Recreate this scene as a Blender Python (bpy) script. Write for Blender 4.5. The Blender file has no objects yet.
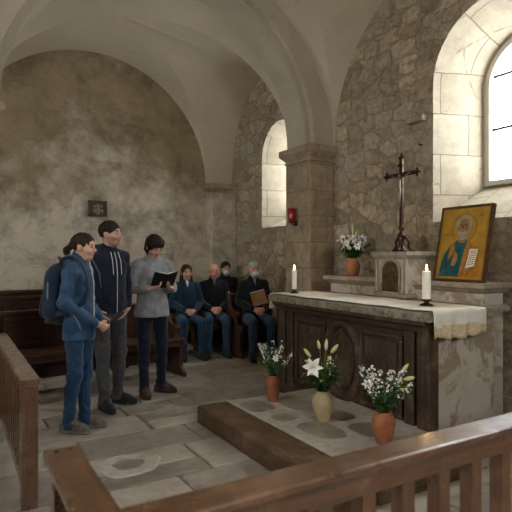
import bpy, bmesh, math, random
import numpy as np
from mathutils import Vector, Matrix, noise as mnoise
random.seed(7)
C = bpy.context.scene.collection
R_ = math.radians
PI = math.pi
# ------------------------------------------------------------------ basics
def lin(h):
    h = h.lstrip('#')
    out = []
    for i in (0, 2, 4):
        c = int(h[i:i+2], 16)/255
        out.append(c/12.92 if c <= .04045 else ((c+.055)/1.055)**2.4)
    return (*out, 1)
class N:
    def __init__(s, name):
        s.m = bpy.data.materials.new(name); s.m.use_nodes = True
        s.t = s.m.node_tree; s.b = s.t.nodes['Principled BSDF']
        s.b.inputs['Specular IOR Level'].default_value = .3
    def n(s, typ, **kw):
        x = s.t.nodes.new(typ)
        for k, v in kw.items():
            if k.startswith('_'): setattr(x, k[1:], v)
            else: x.inputs[k.replace('__', ' ')].default_value = v
        return x
    def l(s, a, b): s.t.links.new(a, b)
    def coord(s, kind='Object', scale=(1, 1, 1), rot=(0, 0, 0)):
        tc = s.n('ShaderNodeTexCoord'); mp = s.n('ShaderNodeMapping')
        mp.inputs['Scale'].default_value = scale; mp.inputs['Rotation'].default_value = rot
        s.l(tc.outputs[kind], mp.inputs['Vector']); return mp.outputs[0]
    def noise(s, vec, scale, detail=6, rough=.6, dist=0):
        x = s.n('ShaderNodeTexNoise', Scale=scale, Detail=detail, Roughness=rough, Distortion=dist)
        s.l(vec, x.inputs['Vector']); return x.outputs['Fac']
    def ramp(s, fac, stops):
        x = s.n('ShaderNodeValToRGB'); cr = x.color_ramp
        while len(cr.elements) < len(stops): cr.elements.new(.5)
        for e, (p, c) in zip(cr.elements, stops):
            e.position = p; e.color = lin(c) if isinstance(c, str) else (c, c, c, 1)
        s.l(fac, x.inputs['Fac']); return x.outputs['Color']
    def mix(s, fac, a, b, mode='MIX'):
        x = s.n('ShaderNodeMix', _data_type='RGBA', _blend_type=mode)
        for v, k in ((fac, 0), (a, 6), (b, 7)):
            if hasattr(v, 'is_linked') or hasattr(v, 'links'): s.l(v, x.inputs[k])
            elif isinstance(v, str): x.inputs[k].default_value = lin(v)
            else: x.inputs[k].default_value = v
        return x.outputs[2]
    def math(s, op, a, b=0.0):
        x = s.n('ShaderNodeMath', _operation=op)
        for v, k in ((a, 0), (b, 1)):
            if hasattr(v, 'links'): s.l(v, x.inputs[k])
            else: x.inputs[k].default_value = v
        return x.outputs[0]
    def bump(s, h, strength, dist=.01):
        x = s.n('ShaderNodeBump', Strength=strength, Distance=dist)
        s.l(h, x.inputs['Height'])
        if s.b.inputs['Normal'].links: s.l(s.b.inputs['Normal'].links[0].from_socket, x.inputs['Normal'])
        s.l(x.outputs[0], s.b.inputs['Normal'])
    def col(s, c):
        if isinstance(c, str): s.b.inputs['Base Color'].default_value = lin(c)
        else: s.l(c, s.b.inputs['Base Color'])
    def rough(s, v): s.b.inputs['Roughness'].default_value = v
def speck(name, a, b, scale=8, rough=.8, bump=.2, bscale=60, stretch=(1, 1, 1), bd=.004, mid=None, metal=0, spec=.3, lo=.3, hi=.7):
    k = N(name); v = k.coord('Object', stretch)
    f = k.noise(v, scale)
    st = [(lo, a), (hi, b)] if mid is None else [(lo, a), ((lo+hi)/2, mid), (hi, b)]
    k.col(k.ramp(f, st)); k.rough(rough); k.b.inputs['Metallic'].default_value = metal
    k.b.inputs['Specular IOR Level'].default_value = spec
    k.bump(k.noise(v, bscale, 4), bump, bd)
    return k.m
def wood(name, axis, dark, light, wear=None, rough=.45, sc=1.0, spec=.4):
    k = N(name); st = [28*sc]*3; st[axis] = 2.0*sc
    v = k.coord('Object', st); v2 = k.coord('Object')
    f = k.noise(v, 1.6, 8, .65, .6)
    c = k.ramp(f, [(.3, dark), (.7, light)])
    if wear:
        g = k.noise(v2, 5, 6, .7)
        c = k.mix(k.ramp(g, [(.52, 0.), (.72, .8)]), c, wear)
    k.col(c); k.b.inputs['Specular IOR Level'].default_value = spec
    k.l(k.ramp(k.noise(v2, 9, 4), [(.3, rough-.1), (.7, rough+.2)]), k.b.inputs['Roughness'])
    if name.startswith('rail'): k.b.inputs['Coat Weight'].default_value = 1; k.b.inputs['Coat Roughness'].default_value = .16
    k.bump(f, .35, .003); k.bump(k.noise(v2, 25, 5), .25, .004)
    return k.m
def rubble(name, cols, mortar, scale=3.0, smear=.45, bd=.05, stretch=1.55, plaster=None):
    k = N(name); uv = k.coord('UV')
    nz = k.n('ShaderNodeTexNoise', Scale=2.6, Detail=9, Roughness=.66); k.l(uv, nz.inputs['Vector'])
    ds = k.n('ShaderNodeVectorMath', _operation='SCALE'); ds.inputs['Scale'].default_value = .2
    k.l(nz.outputs['Color'], ds.inputs[0])
    ad = k.n('ShaderNodeVectorMath', _operation='ADD'); k.l(uv, ad.inputs[0]); k.l(ds.outputs[0], ad.inputs[1])
    mp = k.n('ShaderNodeMapping'); mp.inputs['Scale'].default_value = (1, stretch, 1); k.l(ad.outputs[0], mp.inputs['Vector'])
    vc = k.n('ShaderNodeTexVoronoi', _feature='F1', _distance='CHEBYCHEV', _voronoi_dimensions='2D', Scale=scale, Randomness=.72); k.l(mp.outputs[0], vc.inputs['Vector'])
    v2 = k.n('ShaderNodeTexVoronoi', _feature='F2', _distance='CHEBYCHEV', _voronoi_dimensions='2D', Scale=scale, Randomness=.72); k.l(mp.outputs[0], v2.inputs['Vector'])
    vd = k.math('SUBTRACT', v2.outputs['Distance'], vc.outputs['Distance'])
    sep = k.n('ShaderNodeSeparateColor'); k.l(vc.outputs['Color'], sep.inputs[0])
    n = len(cols)
    base = k.ramp(sep.outputs[0], [(i/(n-1), c) for i, c in enumerate(cols)])
    fine = k.noise(uv, 14, 8, .7)
    base = k.mix(.8, base, k.ramp(fine, [(.28, '5e5345'), (.68, 'e0d6c2')]), 'OVERLAY')
    edge = k.ramp(k.math('ADD', vd, k.math('MULTIPLY', k.math('SUBTRACT', fine, .5), .16)), [(.02, 0.), (.10, 1.)])
    sm = k.ramp(k.noise(uv, 1.3, 6, .7), [(smear-.04, 0.), (smear+.16, 1.)])
    mask = k.math('MULTIPLY', edge, sm)
    mc = k.ramp(k.noise(uv, 5, 8, .75), [(.3, mortar[0]), (.7, mortar[1])])
    k.col(k.mix(mask, mc, base)); k.rough(.92)
    h = k.ramp(k.math('ADD', vd, k.math('MULTIPLY', k.math('SUBTRACT', fine, .5), .1)), [(0., 0.), (.07, .75), (.35, 1.)])
    hh = k.math('MULTIPLY', h, k.math('ADD', k.math('MULTIPLY', sm, .75), .25))
    hh = k.math('ADD', hh, k.math('MULTIPLY', sep.outputs[1], .5))
    k.bump(hh, .8, bd); k.bump(k.noise(uv, 13, 10, .8), .8, .035)
    hol = k.ramp(k.noise(uv, 3.3, 6, .7), [(.66, 0.), (.74, 1.)]); k.bump(k.math('SUBTRACT', 1., hol), .6, .04)
    return k.m
def ashlar(name, a, b, mortar, bw=.5, bh=.28, crack='5a5246', bd=.012, pat=.5, cracks=.35):
    k = N(name); uv = k.coord('UV')
    nz = k.n('ShaderNodeTexNoise', Scale=3, Detail=4); k.l(uv, nz.inputs['Vector'])
    ds = k.n('ShaderNodeVectorMath', _operation='SCALE'); ds.inputs['Scale'].default_value = .035
    k.l(nz.outputs['Color'], ds.inputs[0])
    ad = k.n('ShaderNodeVectorMath', _operation='ADD'); k.l(uv, ad.inputs[0]); k.l(ds.outputs[0], ad.inputs[1])
    br = k.n('ShaderNodeTexBrick', Scale=1.0); br.offset = .43; br.squash = 1
    br.inputs['Mortar Size'].default_value = .006; br.inputs['Mortar Smooth'].default_value = .3
    br.inputs['Brick Width'].default_value = bw; br.inputs['Row Height'].default_value = bh
    br.inputs['Color1'].default_value = lin(a); br.inputs['Color2'].default_value = lin(b); br.inputs['Mortar'].default_value = lin(mortar)
    k.l(ad.outputs[0], br.inputs['Vector'])
    f = k.noise(uv, 4, 10, .75)
    c = k.mix(pat, br.outputs['Color'], k.ramp(f, [(.25, '3f382e'), (.75, 'd6ccba')]), 'OVERLAY')
    # cracks with a shape of their own
    v = k.n('ShaderNodeTexVoronoi', _feature='DISTANCE_TO_EDGE', Scale=2.3); k.l(ad.outputs[0], v.inputs['Vector'])
    n2 = k.n('ShaderNodeTexNoise', Scale=6, Detail=8, Roughness=.7); k.l(uv, n2.inputs['Vector'])
    ck = k.math('MULTIPLY', k.ramp(v.outputs['Distance'], [(0., 1.), (.02, 0.)]), k.ramp(n2.outputs['Fac'], [(.5, 0.), (.6, 1.)]))
    c = k.mix(k.math('MULTIPLY', ck, cracks), c, crack)
    k.col(c); k.rough(.9)
    k.bump(k.math('SUBTRACT', 1., br.outputs['Fac']), .7, bd); k.bump(k.math('SUBTRACT', f, ck), .6, .015)
    return k.m
def plaster(name, a, b, stain, scale=1.2, bd=.015, cracks=0., stainamt=(.5, .7), white=None, veins=None):
    k = N(name); v = k.coord('Object')
    f = k.noise(v, scale, 10, .68, .3)
    c = k.ramp(f, [(.3, a), (.7, b)])
    if white:
        g = k.noise(v, .9, 8, .7)
        sp = k.n('ShaderNodeSeparateXYZ'); k.l(v, sp.inputs[0])
        z = k.n('ShaderNodeMapRange'); z.inputs[1].default_value = 1.2; z.inputs[2].default_value = 3.9; z.inputs[3].default_value = .27; z.inputs[4].default_value = -.14
        k.l(sp.outputs[2], z.inputs[0])
        c = k.mix(k.ramp(k.math('ADD', g, z.outputs[0]), [(.48, 0.), (.68, .85)]), c, white)  # whitewash left lower down, whitened further to stand in for light there
    g = k.noise(v, scale*2.2, 10, .72, .6)
    c = k.mix(k.ramp(g, [(stainamt[0], 0.), (stainamt[1], .75)]), c, stain)
    h = k.math('ADD', k.noise(v, 3, 8, .6), k.math('MULTIPLY', k.noise(v, 30, 6), .25))
    if veins:
        nz = k.n('ShaderNodeTexNoise', Scale=1.6, Detail=6, Roughness=.65); k.l(v, nz.inputs['Vector'])
        ds = k.n('ShaderNodeVectorMath', _operation='SCALE'); ds.inputs['Scale'].default_value = .35
        k.l(nz.outputs['Color'], ds.inputs[0])
        ad = k.n('ShaderNodeVectorMath', _operation='ADD'); k.l(v, ad.inputs[0]); k.l(ds.outputs[0], ad.inputs[1])
        mp = k.n('ShaderNodeMapping'); mp.inputs['Scale'].default_value = (1, 1, 2.0); k.l(ad.outputs[0], mp.inputs['Vector'])
        vo = k.n('ShaderNodeTexVoronoi', _feature='DISTANCE_TO_EDGE', Scale=1.25); k.l(mp.outputs[0], vo.inputs['Vector'])
        m = k.math('MULTIPLY', k.ramp(vo.outputs['Distance'], [(0., 1.), (.07, 0.)]), k.ramp(k.noise(v, 1.7, 5), [(.42, 0.), (.62, 1.)]))
        c = k.mix(k.math('MULTIPLY', m, .18), c, veins); c = k.mix(.4, c, k.ramp(k.noise(v, 5, 10, .8), [(.3, '6a6054'), (.7, 'b8b0a2')]), 'OVERLAY')
        h = k.math('SUBTRACT', h, k.math('MULTIPLY', m, .25))
    k.col(c); k.rough(.93); k.bump(h, .7, bd)
    return k.m
# ------------------------------------------------------------------ meshes
def link(name, bm, mats, parent=None, smooth=False, bevel=0, seg=2, loc=None, uv=True, solid=0):
    me = bpy.data.meshes.new(name)
    if uv:
        L = bm.loops.layers.uv.new('UVMap'); bm.normal_update()
        for f in bm.faces:
            n = f.normal; ax = max(range(3), key=lambda i: abs(n[i]))
            for lp in f.loops:
                c = lp.vert.co
                lp[L].uv = (c.y+.37, c.z) if ax == 0 else ((c.x, c.z) if ax == 1 else (c.x, c.y))
    bm.to_mesh(me); bm.free()
    o = bpy.data.objects.new(name, me); C.objects.link(o)
    for m in (mats if isinstance(mats, (list, tuple)) else [mats]): me.materials.append(m)
    if parent: o.parent = parent
    if loc: o.location = loc
    if smooth:
        for p in me.polygons: p.use_smooth = True
    if bevel:
        b = o.modifiers.new('bevel', 'BEVEL'); b.width = bevel; b.segments = seg; b.limit_method = 'ANGLE'; b.angle_limit = R_(40)
    if solid:
        s = o.modifiers.new('solid', 'SOLIDIFY'); s.thickness = solid; s.offset = 0
    return o
def nb(): return bmesh.new()
def bx(bm, x0, x1, y0, y1, z0, z1, M=None):
    r = bmesh.ops.create_cube(bm, size=1)['verts']
    for v in r:
        v.co = Vector(((x0+x1)/2+v.co.x*(x1-x0), (y0+y1)/2+v.co.y*(y1-y0), (z0+z1)/2+v.co.z*(z1-z0)))
        if M: v.co = M @ v.co
    return r
def box(name, x0, x1, y0, y1, z0, z1, m, parent=None, bevel=.004, **k):
    b = nb(); bx(b, x0, x1, y0, y1, z0, z1); return link(name, b, m, parent, bevel=bevel, **k)
def tube(bm, pts, rad, seg=8, cap=True):
    pts = [Vector(p) for p in pts]; n = len(pts); rings = []
    if not isinstance(rad, (list, tuple)): rad = [rad]*n
    up = Vector((0, 0, 1))
    prev = None
    for i, p in enumerate(pts):
        t = (pts[min(i+1, n-1)]-pts[max(i-1, 0)]).normalized()
        a = prev if prev is not None else (t.cross(up) if abs(t.dot(up)) < .95 else t.cross(Vector((1, 0, 0))))
        a = (a - t*a.dot(t)).normalized(); prev = a; b = t.cross(a)
        rings.append([bm.verts.new(p+(a*math.cos(2*PI*j/seg)+b*math.sin(2*PI*j/seg))*rad[i]) for j in range(seg)])
    for i in range(n-1):
        for j in range(seg):
            bm.faces.new((rings[i][j], rings[i][(j+1) % seg], rings[i+1][(j+1) % seg], rings[i+1][j]))
    if cap:
        bm.faces.new(rings[0][::-1]); bm.faces.new(rings[-1])
def lathe(bm, prof, c=(0, 0, 0), seg=28, cap=True):
    rings = []
    for r, z in prof:
        rings.append([bm.verts.new((c[0]+r*math.cos(2*PI*j/seg), c[1]+r*math.sin(2*PI*j/seg), c[2]+z)) for j in range(seg)])
    for i in range(len(rings)-1):
        for j in range(seg):
            bm.faces.new((rings[i][j], rings[i][(j+1) % seg], rings[i+1][(j+1) % seg], rings[i+1][j]))
    if cap: bm.faces.new(rings[0][::-1]); bm.faces.new(rings[-1])
def prism(bm, pts, d, M=None):
    """polygon pts (3d) extruded by vector d"""
    d = Vector(d)
    a = [bm.verts.new(Vector(p)) for p in pts]; b = [bm.verts.new(Vector(p)+d) for p in pts]
    n = len(pts)
    bm.faces.new(a[::-1]); bm.faces.new(b)
    for i in range(n): bm.faces.new((a[i], a[(i+1) % n], b[(i+1) % n], b[i]))
    if M:
        for v in a+b: v.co = M @ v.co
    bmesh.ops.recalc_face_normals(bm, faces=bm.faces)
def empty(name, loc=(0, 0, 0), rz=0):
    o = bpy.data.objects.new(name, None); C.objects.link(o); o.location = loc; o.rotation_euler = (0, 0, rz)
    o.empty_display_size = .1; return o
def tag(o, label, cat, group=None):
    o['label'] = label; o['category'] = cat
    if group: o['group'] = group
    return o
def struct(o): o['kind'] = 'structure'; return o
# ------------------------------------------------------------------ materials
M = {}
M['rubble'] = rubble('rubble_stone', ['8f8272', 'aa9d8a', 'b9ad9a', '998b78', 'c4b9a6', 'a39583'], ('9a8e7b', 'c0b5a2'), 3.6, .36, .06)
M['rubble_far'] = rubble('rubble_far', ['6e5f4a', '85745b', '78684f', '8d7d63'], ('7d6e56', '93846a'), 3.3, .45, .03)
M['ashlar'] = ashlar('ashlar_stone', '9c8e7a', 'aa9c87', '857967', .42, .33, pat=.75, cracks=.5, bd=.007)
M['white_ashlar'] = ashlar('whitewashed_stone', 'b9b1a2', 'a9a08f', '857b6a', .55, .42, crack='8d8371', pat=.45, cracks=.9)
M['back'] = plaster('wall_plaster', '7f7056', 'aa9b80', '62533b', .8, .05, stainamt=(.48, .7), white='d6cfc2', veins='5b4d38')
M['vault'] = plaster('vault_plaster', 'aea18b', 'bfb39c', '94876f', .8, .012, stainamt=(.55, .85))
M['arch'] = plaster('arch_plaster', '9a8f7b', 'aca18d', '85796a', 1.4, .01, stainamt=(.55, .85))
M['ext'] = speck('exterior_render', '8f8778', 'a39a8a')
M['white_stone'] = plaster('pale_window_stone', 'c0b9ab', 'cfc8bb', 'a59b88', 2.5, .01, stainamt=(.6, .85))
M['altar_stone'] = plaster('altar_stone', 'aca292', 'c9c1b4', '8a7658', 1.3, .03, stainamt=(.5, .56))
M['ledge_stone'] = plaster('ledge_stone', '8d806c', 'b0a592', '6d604e', 5, .012, stainamt=(.5, .7))
M['altar_top'] = plaster('altar_slab', '8a7f6e', 'a79c89', '57493a', 9, .02, stainamt=(.45, .62))
M['grout'] = speck('floor_grout', '524a40', '8a8072', 12, .95, .6, 50, bd=.01)
DK, LT = '23150c', '4c3121'
for i, a in enumerate('xyz'):
    M['dw'+a] = wood('dark_pew_wood_'+a, i, '2b1a10', '543724', rough=.4)
    M['rw'+a] = wood('rail_wood_'+a, i, '3d2415', '6f4729', '8b6a4a', rough=.3, spec=.8)
    M['aw'+a] = wood('altar_wood_'+a, i, '2c2018', '56412f', '75604a', rough=.6)
    M['sw'+a] = wood('step_wood_'+a, i, '3c2a1b', '6a4f37', '7f6a50', rough=.55)
M['cloth'] = speck('altar_linen', 'd9d2c2', 'e9e4d8', 7, .9, .3, 200, lo=.35, hi=.6)
M['cloth_band'] = speck('cloth_lace_band', 'c2ae88', 'dccba8', 60, .9, .6, 160, lo=.4, hi=.6)
M['bronze'] = speck('dark_bronze', '2b1f1a', '553c32', 20, .38, .3, 60, metal=.7, lo=.4, hi=.65)
M['iron'] = speck('iron', '201d1b', '3a3531', 30, .5, metal=.6)
M['gold'] = speck('icon_gold', '94701f', 'b88f38', 9, .42, .15, 120, metal=.15)
M['gold_line'] = speck('icon_gold_line', '6e4617', '80551f', 30, .5)
M['wax'] = speck('candle_wax', 'eee6d6', 'f6f0e2', 10, .5, .05)
M['wax'].node_tree.nodes['Principled BSDF'].inputs['Subsurface Weight'].default_value = .25
M['wax'].node_tree.nodes['Principled BSDF'].inputs['Subsurface Radius'].default_value = (.03, .015, .008)
k = N('flame'); k.col('ffb050'); k.b.inputs['Emission Color'].default_value = (1, .55, .2, 1); k.b.inputs['Emission Strength'].default_value = 14; M['flame'] = k.m
k = N('red_glass'); k.col('a01018'); k.rough(.12); k.b.inputs['Transmission Weight'].default_value = .35; M['redglass'] = k.m
M['terra'] = speck('terracotta', '8a4d33', 'b0714e', 9, .75, .2)
M['cream'] = speck('cream_glaze', 'a8926c', 'cdb992', 6, .45, .15)
M['leaf'] = speck('leaf_green', '1c3a1c', '3c5f2c', 30, .55, .2)
M['terra4'] = speck('pale_terracotta', '9c6242', 'c48a62', 9, .75, .2)
M['leaf2'] = speck('fresh_green', '5f7d2e', '9aab4c', 30, .55, .2)
M['petal'] = speck('white_petal', 'eeece2', 'ffffff', 20, .6, .1)
M['bud'] = speck('lily_bud', 'b9b96a', 'e2dfae', 14, .55, .1)
M['pollen'] = speck('pollen', 'c9a227', 'e2c04a', 30)
k = N('window_glass'); 
k.t.nodes.remove(k.b)
tr = k.n('ShaderNodeBsdfTransparent'); tr.inputs[0].default_value = (.93, .95, .96, 1); gl = k.n('ShaderNodeBsdfGlossy', Roughness=.08)
mx = k.n('ShaderNodeMixShader'); mx.inputs[0].default_value = .06
k.l(tr.outputs[0], mx.inputs[1]); k.l(gl.outputs[0], mx.inputs[2]); k.l(mx.outputs[0], k.t.nodes['Material Output'].inputs[0]); M['glass'] = k.m
# ------------------------------------------------------------------ the building
W, B = 4.30, 8.17          # right wall plane, back wall plane
XL, YN = -1.7, -2.6        # left and near walls, outside the picture
ZT = 5.3
TH = .75
def arch_pts(yc, r, zs, z0, n=20):
    """outline (y,z) from bottom-left round the arch to bottom-right"""
    p = [(yc+r, z0)]
    for i in range(n+1):
        a = PI*i/n; p.append((yc+r*math.cos(a), zs+r*math.sin(a)))
    p.append((yc-r, z0)); return p
def wall_with_windows(name, m, X, y0, y1, wins, out, zt=ZT):
    """wall in plane x=X; wins: (yc, r_out, zs, z_out, r_in, z_in, splay depth). out = +1/-1 direction of the outside"""
    b = nb()
    def quad(p, mi=0):
        f = b.faces.new([b.verts.new(q) for q in p]); f.material_index = mi
    y = y0
    for (yc, ro, zs, zo, ri, zi, t) in sorted(wins):
        quad([(X, y, 0), (X, yc-ro, 0), (X, yc-ro, zt), (X, y, zt)])
        quad([(X, yc-ro, 0), (X, yc+ro, 0), (X, yc+ro, zo), (X, yc-ro, zo)])
        A = arch_pts(yc, ro, zs, zo); I = arch_pts(yc, ri, zs, zi)
        for i in range(1, len(A)-2):
            quad([(X, A[i][0], A[i][1]), (X, A[i+1][0], A[i+1][1]), (X, A[i+1][0], zt), (X, A[i][0], zt)])
        n = len(A)
        for i in range(n):
            j = (i+1) % n
            quad([(X, *A[i]), (X, *A[j]), (X+out*t, *I[j]), (X+out*t, *I[i])], 1)
            quad([(X+out*t, *I[i]), (X+out*t, *I[j]), (X+out*TH, *I[j]), (X+out*TH, *I[i])], 1)
            # outer skin round the hole
        for i in range(1, len(I)-2):
            quad([(X+out*TH, I[i][0], I[i][1]), (X+out*TH, I[i+1][0], I[i+1][1]), (X+out*TH, I[i+1][0], zt), (X+out*TH, I[i][0], zt)])
        quad([(X+out*TH, yc-ri, 0), (X+out*TH, yc+ri, 0), (X+out*TH, yc+ri, zi), (X+out*TH, yc-ri, zi)])
        quad([(X+out*TH, yc-ro, 0), (X+out*TH, yc-ri, 0), (X+out*TH, yc-ri, zt), (X+out*TH, yc-ro, zt)])
        quad([(X+out*TH, yc+ri, 0), (X+out*TH, yc+ro, 0), (X+out*TH, yc+ro, zt), (X+out*TH, yc+ri, zt)])
        quad([(X+out*TH, y, 0), (X+out*TH, yc-ro, 0), (X+out*TH, yc-ro, zt), (X+out*TH, y, zt)])
        y = yc+ro
    quad([(X, y, 0), (X, y1, 0), (X, y1, zt), (X, y, zt)])
    quad([(X+out*TH, y, 0), (X+out*TH, y1, 0), (X+out*TH, y1, zt), (X+out*TH, y, zt)])
    bmesh.ops.remove_doubles(b, verts=b.verts, dist=1e-5)
    return struct(link(name, b, [m, M['white_ashlar']]))
WIN2 = (3.05, .67, 3.2, 1.80, .475, 2.18, .60)
WIN1 = (6.62, .52, 2.98, 1.90, .36, 2.15, .60)
wr = wall_with_windows('wall_right', M['rubble'], W, YN, B+TH, [WIN2, WIN1, (-.6, .67, 3.2, 1.8, .475, 2.18, .6)], 1)  # the third opening is out of view, added to bring in light
wall_with_windows('wall_left', M['back'], XL, YN, B+TH, [(3.05, .6, 3.2, 1.8, .42, 2.1, .6), (6.95, .55, 3.2, 1.9, .38, 2.2, .6), (-.6, .6, 3.2, 1.8, .42, 2.1, .6)], -1)  # all openings out of view, added to bring in fill light
# the band of yellowed rubble of the far bay is its own facing
b = nb(); bx(b, XL-TH, W+TH, B, B+TH, 0, ZT); struct(link('wall_back', b, M['back']))
b = nb()   # near wall behind the viewer; unseen high round opening added for light from behind
def rect(b, p):
    b.faces.new([b.verts.new(q) for q in p])
I = [(1.3+.7*math.cos(2*PI*i/32), 3.0+.7*math.sin(2*PI*i/32)) for i in range(32)]
outer = [(1.3+1.2*max(-1, min(1, math.cos(2*PI*i/32)*1.5)), 3.0+1.2*max(-1, min(1, math.sin(2*PI*i/32)*1.5))) for i in range(32)]
for i in range(32):
    j = (i+1) % 32
    rect(b, [(I[i][0], YN, I[i][1]), (I[j][0], YN, I[j][1]), (outer[j][0], YN, outer[j][1]), (outer[i][0], YN, outer[i][1])])
    rect(b, [(I[i][0], YN, I[i][1]), (I[j][0], YN, I[j][1]), (I[j][0], YN-.5, I[j][1]), (I[i][0], YN-.5, I[i][1])])
for x0, x1, z0, z1 in ((XL-TH, .1, 0, ZT), (2.5, W+TH, 0, ZT), (.1, 2.5, 0, 1.8), (.1, 2.5, 4.2, ZT)):
    rect(b, [(x0, YN, z0), (x1, YN, z0), (x1, YN, z1), (x0, YN, z1)])
struct(link('wall_near', b, M['back']))
b = nb(); bx(b, XL-TH, W+TH, YN-.1, B+TH, ZT, ZT+.2); struct(link('light_leak_slab', b, M['ext'], bevel=0))  # unseen slab added above the vaults to stop light leaking in
# windows: stone inner frame, leading, panes
def window(name, X, out, yc, r, zs, z0, depth, bars=True):
    e = struct(empty(name, (X+out*depth, yc, z0)))
    rel = lambda o: setattr(o, 'parent', e) or setattr(o, 'matrix_parent_inverse', Matrix.Translation(e.location).inverted())
    b = nb(); w = .055
    A = arch_pts(yc, r, zs, z0, 28); Bn = arch_pts(yc, r-w, zs, z0+w, 28); n = len(A); x0 = X+out*(depth-.06); x1 = X+out*(depth+.03)
    for i in range(n):
        j = (i+1) % n
        for (P, Q, xa, xb) in ((A, Bn, x0, x0), (A, Bn, x1, x1)):
            b.faces.new([b.verts.new(q) for q in ((xa, *P[i]), (xa, *P[j]), (xb, *Q[j]), (xb, *Q[i]))])
        b.faces.new([b.verts.new(q) for q in ((x0, *Bn[i]), (x0, *Bn[j]), (x1, *Bn[j]), (x1, *Bn[i]))])
    bmesh.ops.remove_doubles(b, verts=b.verts, dist=1e-5)
    f = link('window_frame', b, M['white_stone'], uv=False); rel(f)
    b = nb(); tube(b, [(x0-out*.008, *p) for p in A]+[(x0-out*.008, *A[0])], .009, 6)
    f = link('frame_bead', b, M['ledge_stone'], uv=False); rel(f)
    xm = X+out*depth
    ri = r-w
    z = z0+w+.03 if False else z0+.59
    while z < zs+ri-.04:
        hw = ri if z < zs else math.sqrt(max(0, ri*ri-(z-zs)**2))
        b = nb(); bx(b, xm-.012, xm+.012, yc-hw-.005, yc+hw+.005, z-.012, z+.012); g = link('glazing_bar', b, M['iron']); rel(g); z += .55
    for yy in (yc-ri*.36, yc+ri*.36):
        h = math.sqrt(ri*ri-(yy-yc)**2); b = nb(); bx(b, xm-.01, xm+.01, yy-.007, yy+.007, z0+w, zs+h); g = link('glazing_bar', b, M['iron']); rel(g)
    b = nb(); b.faces.new([b.verts.new((xm+.003*out, *p)) for p in Bn]); g = link('pane', b, M['glass'], uv=False); rel(g)
    return e
window('window_2', W, 1, 3.05, .475, 3.2, 2.18, .62)
window('window_1', W, 1, 6.62, .36, 2.98, 2.15, .62)
window('fill_window_3', W, 1, -.6, .475, 3.2, 2.18, .62)  # unseen window added behind the viewer for light
window('fill_window_4', XL, -1, 3.05, .42, 3.2, 2.1, .62)  # unseen window added as soft fill from the left
window('fill_window_6', XL, -1, 6.95, .38, 3.2, 2.2, .62)  # unseen window added to brighten the far bay
window('fill_window_5', XL, -1, -.6, .42, 3.2, 2.1, .62)  # unseen window added for fill from behind on the left
# vaults
def vault(name, crown, near, far, left, right, x0, x1, y0, y1, m, n=40):
    """near / far: end arches (x centre, half span, springing, rise) at y0 / y1; left / right: (y centre, half span, springing, rise) at x0 / x1"""
    b = nb(); K = Vector(crown)
    def arc(a): return math.cos(a), math.sin(a)
    for side in (1, -1):
        for sy in (1, -1):
            xe, rx, zs, H = far if sy > 0 else near; ye = y1 if sy > 0 else y0
            yw, ry, zw, Hw = right if side > 0 else left; xw = x1 if side > 0 else x0
            cx, cy, cz = xe+side*rx, yw+sy*ry, max(zs, zw)
            pv = None
            for i in range(n+1):
                ca, sa = arc(PI/2*i/n)
                g = (K.x+(cx-K.x)*ca, K.y+(cy-K.y)*ca, cz+(K.z-cz)*sa)
                e = (xe+side*rx*ca, ye, zs+H*sa); w = (xw, yw+sy*ry*ca, zw+Hw*sa)
                mk = lambda p, q: [b.verts.new(tuple(p[k]+(q[k]-p[k])*t for k in range(3))) for t in (0, .34, .67, 1)]
                A, Bq = mk(g, e), mk(g, w)
                if pv:
                    for P_, Q_ in ((pv[0], A), (pv[1], Bq)):
                        for k in range(3): b.faces.new((P_[k], P_[k+1], Q_[k+1], Q_[k]))
                pv = (A, Bq)
    bmesh.ops.remove_doubles(b, verts=b.verts, dist=1e-4)
    bmesh.ops.recalc_face_normals(b, faces=b.faces)
    o = struct(link(name, b, m, uv=False))
    for p in o.data.polygons: p.use_smooth = True
    try: o.data.set_sharp_from_angle(angle=R_(6.5))
    except Exception: pass
    return o
TX, TR, TZ = 2.15, 1.75, 2.86
vault('ceiling_vault_far', (2.0, 7.04, 4.72), (2.15, 1.86, TZ-.06, 1.98), (1.90, 1.89, 2.66, 1.92), (7.04, 1.13, 2.7, 1.75), (7.04, 1.13, 2.7, 1.6), XL, W, 5.85, B, M['vault'])
E_ = (2.15, 2.13, TZ, 1.95)
vault('ceiling_vault_near', (2.15, 3.6, 4.86), E_, E_, (3.6, 1.71, TZ, 1.9), (3.6, 1.71, TZ, 1.75), XL, W, 1.85, 5.35, M['vault'])
vault('ceiling_vault_rear', (2.15, -.65, 4.86), E_, E_, (-.65, 1.95, TZ, 1.9), (-.65, 1.95, TZ, 1.9), XL, W, YN, 1.35, M['vault'])
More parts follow.
